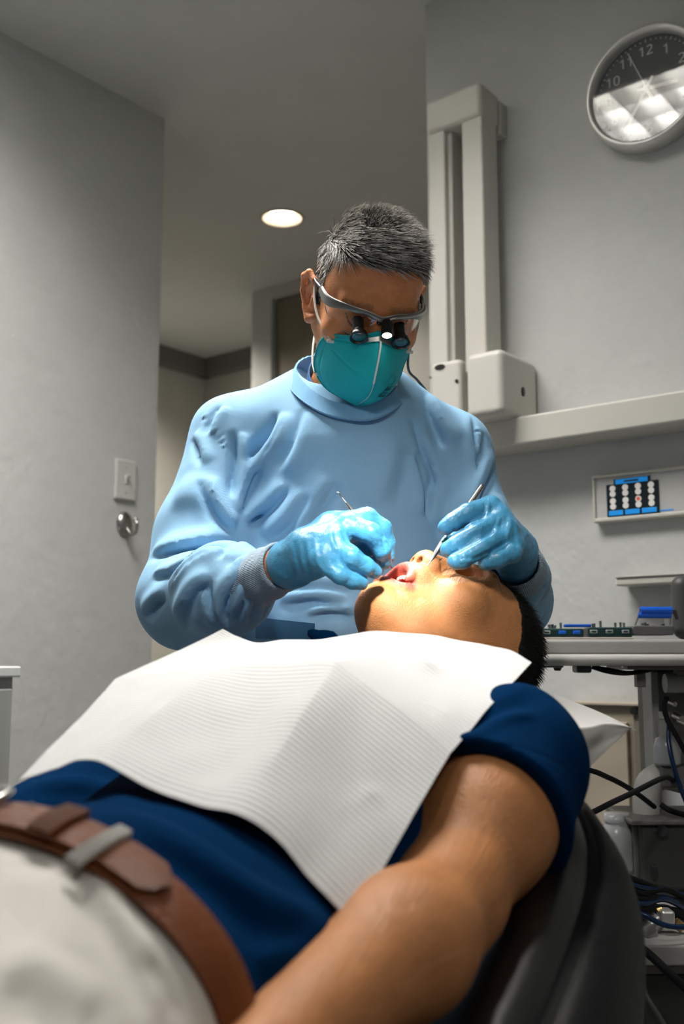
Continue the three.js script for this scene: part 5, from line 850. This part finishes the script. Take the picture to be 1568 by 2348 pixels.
{
  const list = [], c0 = Dh(0, 0.036, -0.014), hl = [];
  const F2 = new Field([ell(Dh(0, 0.036, -0.014), [0.0765, 0.094, 0.098], DR, 0.02), ell(Dh(0, -0.015, 0.03), [0.066, 0.085, 0.066], DR, 0.03), ell(Dh(0, 0.06, 0.04), [0.062, 0.055, 0.05], DR, 0.03), cap(Dh(0, -0.06, -0.03), G(800, 930, 1.68), 0.058, 0.062, 0.03)]);
  for (let tries = 0; list.length < 12000 && tries < 60000; tries++) {
    const z = rnd() * 2 - 1, a = rnd() * Math.PI * 2, s = Math.sqrt(1 - z * z), d = V.norm([0, 1, 2].map((i) => DH.r[i] * s * Math.cos(a) + DH.u[i] * z + DH.f[i] * s * Math.sin(a)));
    const p = skinPoint(F2, c0, d), [r, u, f] = dlocal(...p);
    if (!dentistHair(r, u, f)) continue;
    if (f < -0.05 && u < 0.05 && rnd() < 0.6) continue;
    const nrm = V.norm(V.sub(p, Dh(0, 0.02, -0.014))), T1 = sstep(0.05, 0.1, u), len = (0.011 + 0.025 * T1) * (0.75 + 0.5 * rnd());
    // comb: top hair forward and a little to image-left, sides down and back
    const comb = V.norm(V.add(V.add(V.mul(DH.f, T1 * 0.75 - (1 - T1) * 0.35), V.mul(DH.u, -(1 - T1) * 0.9 + 0.15 * T1)), V.mul(DH.r, (0.25 * T1 - 0.0) + 0.55 * vnoise(p[0] * 30, p[1] * 30, p[2] * 30))));
    const j = [rnd() - 0.5, rnd() - 0.5, rnd() - 0.5], lift = T1 * 0.6 + 0.42, pts = [];
    let q = V.mad(p, nrm, -0.001), dir = V.norm(V.add(V.add(V.mul(nrm, lift), V.mul(comb, 0.8)), V.mul(j, 0.5)));
    for (let i = 0; i <= 4; i++) { pts.push(q); dir = V.norm(V.add(dir, V.add(V.mul(comb, 0.22), V.mul(nrm, -0.10)))); q = V.mad(q, dir, len / 4); }
    const grey = rnd() < 0.4 + 0.3 * T1 + 0.2 * vnoise(p[0] * 45, p[1] * 45, p[2] * 45), k = grey ? 0.42 + 0.36 * rnd() : 0.02 + 0.05 * rnd();
    list.push({ pts, r: 0.00042 + 0.0002 * rnd(), c: [k, k * 0.95, k * 0.88] });
  }
  const g = strands(list); part(dentist, 'hair', g, std(0xffffff, 0.45, { vertexColors: true }), dentist, 'short salt-and-pepper hair').userData.kind = 'stuff';
}
{
  const list = [], c0 = Ph(0, 0.03, -0.012), F2 = new Field([ell(Ph(0, 0.03, -0.012), [0.076, 0.098, 0.096], HR, 0.03), ell(Ph(0, -0.02, 0.028), [0.066, 0.085, 0.066], HR, 0.03)]);
  for (let tries = 0; list.length < 7000 && tries < 60000; tries++) {
    const z = rnd() * 2 - 1, a = rnd() * Math.PI * 2, s = Math.sqrt(1 - z * z), d = V.norm([0, 1, 2].map((i) => PH.l[i] * s * Math.cos(a) + PH.c[i] * z + PH.n[i] * s * Math.sin(a)));
    const p = skinPoint(F2, c0, d), q0 = V.sub(p, PH.o), l = V.dot(q0, PH.l), c = V.dot(q0, PH.c), n = V.dot(q0, PH.n);
    if (!patientHair(l, c, n)) continue;
    const nrm = V.norm(V.sub(p, c0)), len = (0.008 + 0.009 * sstep(0.06, 0.1, c)) * (0.7 + 0.6 * rnd()), comb = V.norm(V.add(V.add(V.mul(PH.n, -0.35), V.mul(PH.c, 0.35)), V.mul(PH.l, -0.1))), j = [rnd() - 0.5, rnd() - 0.5, rnd() - 0.5], pts = [];
    let q = V.mad(p, nrm, -0.001), dir = V.norm(V.add(V.add(V.mul(nrm, 0.75), V.mul(comb, 0.8)), V.mul(j, 0.6)));
    for (let i = 0; i <= 4; i++) { pts.push(q); dir = V.norm(V.add(dir, V.add(V.mul([0, -1, 0], 0.12), V.mul(comb, 0.1)))); q = V.mad(q, dir, len / 4); }
    const k = 0.006 + 0.012 * rnd(); list.push({ pts, r: 0.00042 + 0.0002 * rnd(), c: [k, k * 0.92, k * 0.88] });
  }
  part(patient, 'hair', strands(list), std(0xffffff, 0.38, { vertexColors: true }), patient, 'short black hair').userData.kind = 'stuff';
}
// ---------------------------------------------------------------- delivery unit behind the patient's shoulder
const bx = (px0, px1, py0, py1, D0, D1, r = 0.004) => { const a = J(px0, py1, D0), b = J(px1, py0, D0); return rbox(b[0] - a[0], b[1] - a[1], D1 - D0, r, (a[0] + b[0]) / 2, (a[1] + b[1]) / 2, -(D0 + D1) / 2); };
const cyl = (p, q, r, r2 = r, s = 28) => rod(J(...p), J(...q), r, r2, s);
{
  const base = J(1560, 1600, 1.9), u = figure('delivery_unit', 'grey dental delivery unit with tray table, hoses and water bottle', 'dental unit', [base[0], -EYE, base[2]]);
  const greyP = std(lin(0.32, 0.315, 0.3), 0.45), greyD = std(lin(0.12, 0.116, 0.108), 0.5), greyL = std(lin(0.45, 0.44, 0.41), 0.4), dark = std(lin(0.03, 0.03, 0.028), 0.55), navyH = std(lin(0.002, 0.02, 0.07), 0.25), clearP = std(lin(0.45, 0.46, 0.47), 0.25, { transmission: 0.25, thickness: 0 });
  part(u, 'tray_table', bx(1180, 1760, 1466, 1503, 1.84, 2.02, 0.006), greyP, u, 'grey tray table slab');
  part(u, 'tray_rail', bx(1244, 1760, 1500, 1527, 1.77, 1.83, 0.011), greyL, u, 'pale rounded front rail');
  part(u, 'under_plate', bx(1440, 1760, 1526, 1536, 1.8, 1.95, 0.003), greyD);
  part(u, 'knob', bx(1323, 1357, 1524, 1543, 1.79, 1.83, 0.004), M.black); part(u, 'knob', cyl([1278, 1526, 1.8], [1278, 1538, 1.8], 0.009, 0.005), dark); part(u, 'mount_pad', bx(1252, 1292, 1524, 1531, 1.78, 1.82, 0.002), greyD);
  part(u, 'stub_post', bx(1461, 1480, 1533, 1576, 1.82, 1.84, 0.002), greyD);
  part(u, 'hose', tube([J(1357, 1530, 1.81), J(1390, 1540, 1.8), J(1430, 1545, 1.8), J(1470, 1541, 1.81), J(1515, 1530, 1.84)], 0.0032, 60, 8), M.blackRubber); part(u, 'hose', tube([J(1357, 1527, 1.82), J(1395, 1534, 1.81), J(1440, 1541, 1.81), J(1500, 1532, 1.84)], 0.0024, 60, 8), M.blackRubber);
  // column and fittings
  part(u, 'column', bx(1504, 1700, 1536, 1800, 1.92, 2.02, 0.006), greyD, u, 'grey support column'); part(u, 'column_edge', bx(1501, 1508, 1540, 1770, 1.9, 1.96, 0.002), greyP);
  part(u, 'cross_tube', cyl([1524, 1567, 1.86], [1760, 1567, 1.86], 0.0165), greyP); part(u, 'cross_tube', cyl([1548, 1540, 1.86], [1760, 1540, 1.86], 0.012), greyD);
  part(u, 'label_plate', bx(1513, 1536, 1632, 1649, 1.885, 1.9, 0.001), greyL); part(u, 'bracket', bx(1513, 1540, 1650, 1690, 1.885, 1.915, 0.003), greyP);
  part(u, 'water_bottle', lathe([[0, 0], [0.02, 0.001], [0.023, 0.006], [0.024, 0.03], [0.02, 0.046], [0.012, 0.052], [0, 0.053]], J(1531, 1756, 1.88), V.add(J(1531, 1756, 1.88), [0, 1, 0])), clearP, u, 'frosted water bottle');
  part(u, 'lower_box', bx(1518, 1700, 1757, 1806, 1.87, 1.95, 0.004), greyD);
  for (const [a, b, c] of [[1530, 1607, 0.007], [1545, 1640, 0.009], [1556, 1652, 0.008]]) part(u, 'fitting', cyl([a, b, 1.87], [a + 18, b + 8, 1.85], c * 0.6), M.steel); part(u, 'fitting', cyl([1562, 1645, 1.86], [1575, 1650, 1.86], 0.004), M.brass);
  part(u, 'hose', tube([J(1528, 1600, 1.85), J(1522, 1618, 1.84), J(1530, 1650, 1.83), J(1552, 1690, 1.82), J(1590, 1760, 1.82)], 0.0048, 60, 8), M.blackRubber); part(u, 'hose', tube([J(1534, 1655, 1.855), J(1532, 1690, 1.85), J(1541, 1745, 1.84), J(1558, 1800, 1.84), J(1590, 1880, 1.84)], 0.0045, 60, 10), navyH, u, 'blue translucent hose');
  part(u, 'pipe_elbow', tube([J(1482, 1872, 1.9), J(1482, 1825, 1.9), J(1490, 1795, 1.9), J(1515, 1780, 1.905), J(1570, 1790, 1.92), J(1660, 1810, 1.95)], 0.0235, 60, 20), greyL, u, 'cream pipe elbow'); part(u, 'pipe_ring', cyl([1483, 1871, 1.9], [1483, 1883, 1.9], 0.0235, 0.021), M.black);
  part(u, 'cabinet', bx(1476, 1720, 1890, 2105, 1.83, 2.0, 0.008), dark, u, 'dark junction cabinet'); part(u, 'cabinet_top', bx(1446, 1720, 1880, 1893, 1.82, 2.0, 0.004), greyD); part(u, 'knob', cyl([1518, 1905, 1.82], [1518, 1905, 1.835], 0.009), M.black); part(u, 'latch', bx(1496, 1508, 1988, 2014, 1.822, 1.83, 0.001), M.black);
  part(u, 'water_bottle', lathe([[0, 0], [0.026, 0.001], [0.03, 0.01], [0.03, 0.06], [0.026, 0.075], [0.02, 0.08], [0.02, 0.084], [0.022, 0.085], [0.022, 0.1], [0, 0.101]], J(1418, 2000, 1.88), V.add(J(1418, 2000, 1.88), [0, 1, 0])), clearP, u, 'frosted water bottle with cap'); part(u, 'bottle_cap', cyl([1421, 1893, 1.88], [1421, 1868, 1.88], 0.021), greyP);
  part(u, 'valve_strip', bx(1456, 1474, 1893, 2040, 1.85, 1.87, 0.003), greyD);
  // cables crossing in front of the wall box
  part(u, 'cable', tube([J(1200, 1900, 1.75), J(1260, 1770, 1.64), J(1340, 1765, 1.6), J(1395, 1783, 1.66), J(1452, 1814, 1.75), J(1500, 1850, 1.85)], 0.0042, 40, 8), M.blackRubber); part(u, 'cable', tube([J(1220, 2050, 1.7), J(1290, 1905, 1.6), J(1380, 1852, 1.62), J(1450, 1818, 1.68), J(1517, 1785, 1.74), J(1545, 1790, 1.88)], 0.0044, 40, 8), M.blackRubber); part(u, 'cable', tube([J(1515, 1845, 1.86), J(1535, 1858, 1.85), J(1575, 1870, 1.85)], 0.005, 30, 8), M.blackRubber);
  for (let i = 0; i < 12; i++) { const y = 2018 + i * 8, k = (i * 37 % 11) / 11; part(u, 'cable', tube([J(1420, y - 14 + k * 10, 1.62), J(1470, y + 4 + k * 12, 1.64), J(1520, y + 20 - k * 22, 1.66), J(1600, y + 26 + k * 20, 1.7)], 0.0042 + 0.0016 * k, 36, 7), i % 4 === 1 ? navyH : M.blackRubber); }
  // bench with valves
  part(u, 'bench', bx(1440, 1760, 2168, 2216, 1.55, 1.9, 0.004), greyP, u, 'grey lower bench'); part(u, 'bench_foot', bx(1470, 1760, 2230, 2900, 1.6, 1.9, 0.006), dark); part(u, 'bench_gap', bx(1440, 1760, 2214, 2234, 1.58, 1.9, 0.002), greyD);
  part(u, 'valve_body', cyl([1478, 2140, 1.62], [1512, 2106, 1.62], 0.0125), M.steel); part(u, 'valve_body', cyl([1470, 2150, 1.6], [1490, 2136, 1.61], 0.015), M.steel); part(u, 'valve_block', bx(1518, 1548, 2090, 2122, 1.6, 1.63, 0.004), M.satin); part(u, 'brass_fitting', cyl([1547, 2114, 1.615], [1564, 2128, 1.615], 0.0075), M.brass); part(u, 'brass_fitting', cyl([1507, 2090, 1.62], [1518, 2086, 1.62], 0.005), M.brass);
  part(u, 'hose', tube([J(1440, 2085, 1.56), J(1480, 2100, 1.55), J(1520, 2120, 1.55), J(1562, 2126, 1.56), J(1620, 2120, 1.58)], 0.004, 40, 8), navyH); part(u, 'hose', tube([J(1440, 2152, 1.5), J(1490, 2190, 1.49), J(1530, 2228, 1.48), J(1580, 2275, 1.48)], 0.006, 40, 8), M.blackRubber); part(u, 'hose', tube([J(1466, 2235, 1.48), J(1480, 2280, 1.47), J(1510, 2330, 1.46), J(1550, 2400, 1.45)], 0.004, 40, 8), M.darkGrey); part(u, 'hose', tube([J(1462, 2240, 1.47), J(1470, 2300, 1.47), J(1464, 2400, 1.46)], 0.006, 30, 8), M.blackRubber);
  part(u, 'monitor_side', bx(1552, 1700, 1318, 1466, 1.9, 1.94, 0.02), std(lin(0.06, 0.06, 0.06), 0.5), u, 'dark grey monitor edge');
}
{ // instrument cassette on the tray
  const D = 1.86, c = figure('instrument_cassette', 'dark teal instrument cassette with slotted front on the tray table', 'instrument cassette', J(1345, 1466, D + 0.04));
  const teal = std(lin(0.006, 0.035, 0.035), 0.35), lite = std(lin(0.4, 0.4, 0.38), 0.4, { metalness: 0.5 }), blue = std(lin(0.0, 0.1, 0.55), 0.4);
  part(c, 'case', bx(1241, 1338, 1441, 1462, D, D + 0.08, 0.003), teal); part(c, 'case', bx(1349, 1450, 1438, 1461, D, D + 0.08, 0.003), teal); part(c, 'hinge', bx(1337, 1350, 1441, 1462, D + 0.004, D + 0.07, 0.001), M.steel);
  part(c, 'tray_liner', bx(1236, 1452, 1461, 1466, D - 0.002, D + 0.08, 0.001), std(lin(0.5, 0.46, 0.4), 0.5));
  for (const [x, m] of [[1253, lite], [1289, blue], [1322, blue], [1361, lite], [1397, lite], [1434, lite]]) { const y = x < 1345 ? 1450 : 1448; part(c, 'slot', bx(x - 8, x + 9, y - 4, y + 4, D - 0.0016, D + 0.001, 0.002), m); part(c, 'slot_opening', bx(x - 4, x + 6, y - 2, y + 2.4, D - 0.0024, D, 0.0008), m === blue ? blue : teal); }
  part(c, 'blue_strip', bx(1294, 1356, 1431, 1438, D + 0.02, D + 0.03, 0.002), blue);
  for (const [x, y, r] of [[1262, 1432, 0.007], [1270, 1434, 0.005], [1285, 1428, 0.003], [1360, 1430, 0.005], [1376, 1424, 0.003], [1410, 1428, 0.003], [1422, 1427, 0.003], [1430, 1428, 0.003]]) part(c, 'instrument_end', cyl([x, y, D + 0.03], [x + 1, 1441, D + 0.03], r * 0.8, r * 0.6, 14), M.steel);
}
{ // open rack with blue clamped bundle
  const D = 1.87, r = figure('instrument_rack', 'grey wire rack holding a bright blue roll on the tray table', 'instrument rack', J(1500, 1464, D + 0.03));
  const blue = std(lin(0.0, 0.1, 0.62), 0.35);
  part(r, 'base', bx(1452, 1545, 1434, 1456, D, D + 0.07, 0.003), std(lin(0.14, 0.14, 0.14), 0.4, { metalness: 0.4 }));
  part(r, 'blue_roll', cyl([1468, 1400, D + 0.02], [1540, 1400, D + 0.02], 0.0068), blue, r, 'bright blue silicone bar'); part(r, 'blue_roll', cyl([1463, 1411, D + 0.02], [1538, 1411, D + 0.02], 0.0052), blue, r, 'bright blue silicone bar');
  for (const [a, b] of [[1462, 1454], [1537, 1534]]) part(r, 'wire_leg', tube([J(a + 4, 1396, D + 0.02), J(a, 1412, D + 0.02), J(b, 1436, D + 0.02)], 0.0022, 24, 8), M.steel);
  for (const [x, y] of [[1475, 1428], [1481, 1431], [1520, 1430]]) part(r, 'clip', cyl([x, y, D + 0.03], [x + 2, 1436, D + 0.03], 0.0055, 0.004, 14), M.steel); part(r, 'clip', cyl([1530, 1420, D + 0.02], [1531, 1440, D + 0.02], 0.0055, 0.005, 16), M.satin); part(r, 'clip', cyl([1545, 1398, D + 0.02], [1552, 1420, D + 0.02], 0.004, 0.003, 14), M.darkGrey);
}
{ // utility box on the wall
  const a = wallHit(1288, 1612, 'z', ZR + 0.06), b = wallHit(1478, 1612, 'z', ZR + 0.06), W = b.x - a.x, m = wallHit(1440, 1612, 'z', ZR + 0.06).x - a.x, H = 0.4;
  const t = thing('utility_box', 'beige wall utility box with round lock behind the chair', 'utility box', [a.x, a.y - H, ZR]), beige = std(lin(0.42, 0.36, 0.28), 0.55);
  mesh('case', box(W, H, 0.05, W / 2, H / 2, 0.025), std(lin(0.34, 0.29, 0.22), 0.6), t); mesh('cover_panel', rbox(m, H - 0.03, 0.012, 0.003, m / 2 - 0.004, H / 2 - 0.02, 0.056), beige, t); mesh('top_flange', rbox(W, 0.006, 0.062, 0.002, W / 2, H, 0.03), beige, t); mesh('side_strip', rbox(W - m - 0.012, H - 0.01, 0.008, 0.002, (W + m) / 2 + 0.002, H / 2 - 0.006, 0.053), std(lin(0.2, 0.175, 0.135), 0.6), t);
  const k = new THREE.CylinderGeometry(0.0075, 0.0075, 0.008, 20); k.rotateX(Math.PI / 2); const h = wallHit(1453, 1630, 'z', ZR + 0.06); k.translate(h.x - a.x, h.y - a.y + H, 0.06); mesh('lock', k, M.black, t);
}
{ // plastic cover hanging off the headrest
  const f = figure('headrest_cover', 'translucent white plastic cover sheet flaring out behind the shoulder', 'plastic cover', J(1300, 1680, 1.25));
  const r0 = spline([[0, 1270, 1592, 1.3], [0.5, 1375, 1634, 1.27], [1, 1457, 1675, 1.22]]), r1 = spline([[0, 1270, 1676, 1.25], [0.35, 1330, 1670, 1.235], [0.7, 1395, 1660, 1.225], [1, 1446, 1667, 1.22]]), r2 = spline([[0, 1270, 1835, 1.27], [0.35, 1330, 1785, 1.25], [0.7, 1390, 1722, 1.235], [1, 1446, 1670, 1.222]]);
  const g = grid(40, 40, (u, v) => { const p = J(...r0(u)), q = J(...r1(u)), s = J(...r2(u)), w = v < 0.5 ? V.lerp(p, q, v * 2) : V.lerp(q, s, v * 2 - 1); w[2] += 0.006 * vnoise(u * 4, v * 5, 2) * Math.sin(Math.PI * u); return w; });
  part(f, 'sheet', thicken(g, 0.0006), std(lin(0.72, 0.71, 0.68), 0.45, { transmission: 0.35, thickness: 0, side: THREE.DoubleSide }));
}
// ---------------------------------------------------------------- treatment lamp over the patient, aimed at the mouth
{
  const at = [-0.06, 0.8, -0.42], aim = J(905, 1320, 1.29), dir = V.norm(V.sub(aim, at)), up = [at[0], CEIL - EYE, at[2]];
  const t = figure('treatment_lamp', 'overhead treatment lamp on a ceiling arm aimed at the mouth', 'treatment lamp', up);
  part(t, 'ceiling_plate', rod([up[0], up[1] - 0.02, up[2]], up, 0.07), M.enamel);
  part(t, 'drop_tube', rod([at[0], at[1] + 0.16, at[2]], [up[0], up[1] - 0.015, up[2]], 0.02), M.enamel);
  part(t, 'yoke', tube([[at[0], at[1] + 0.17, at[2]], [at[0] - 0.06, at[1] + 0.12, at[2] + 0.06], V.mad(at, dir, -0.045)], 0.012, 30, 12), M.enamel);
  const h = part(t, 'lamp_head', lathe([[0, -0.05], [0.04, -0.045], [0.075, -0.025], [0.085, 0], [0.085, 0.012], [0.078, 0.012], [0.076, 0.004], [0, 0.004]], at, V.add(at, dir), 48), M.white);
  part(t, 'lamp_lens', lathe([[0.074, 0.004], [0.074, 0.008], [0, 0.009]], at, V.add(at, dir), 40), std(0xffffff, 0.3, { emissive: lin(1, 0.98, 0.94), emissiveIntensity: 10 }), h);
  const L = new THREE.SpotLight(lin(1, 0.97, 0.92), 36, 0, 0.058, 0.75, 2), p = V.sub(V.mad(at, dir, 0.02), up); L.position.set(...p); L.target.position.set(...V.add(p, dir)); L.castShadow = true; L.shadow.radius = 3.2; t.add(L, L.target);
  const S = new THREE.SpotLight(lin(1, 0.97, 0.92), 1.9, 0, 0.42, 0.9, 2); S.position.copy(L.position); S.target.position.copy(L.target.position); S.castShadow = true; S.shadow.radius = 3.2; t.add(S, S.target); // stray light round the beam
}
renderer.render(scene, camera);
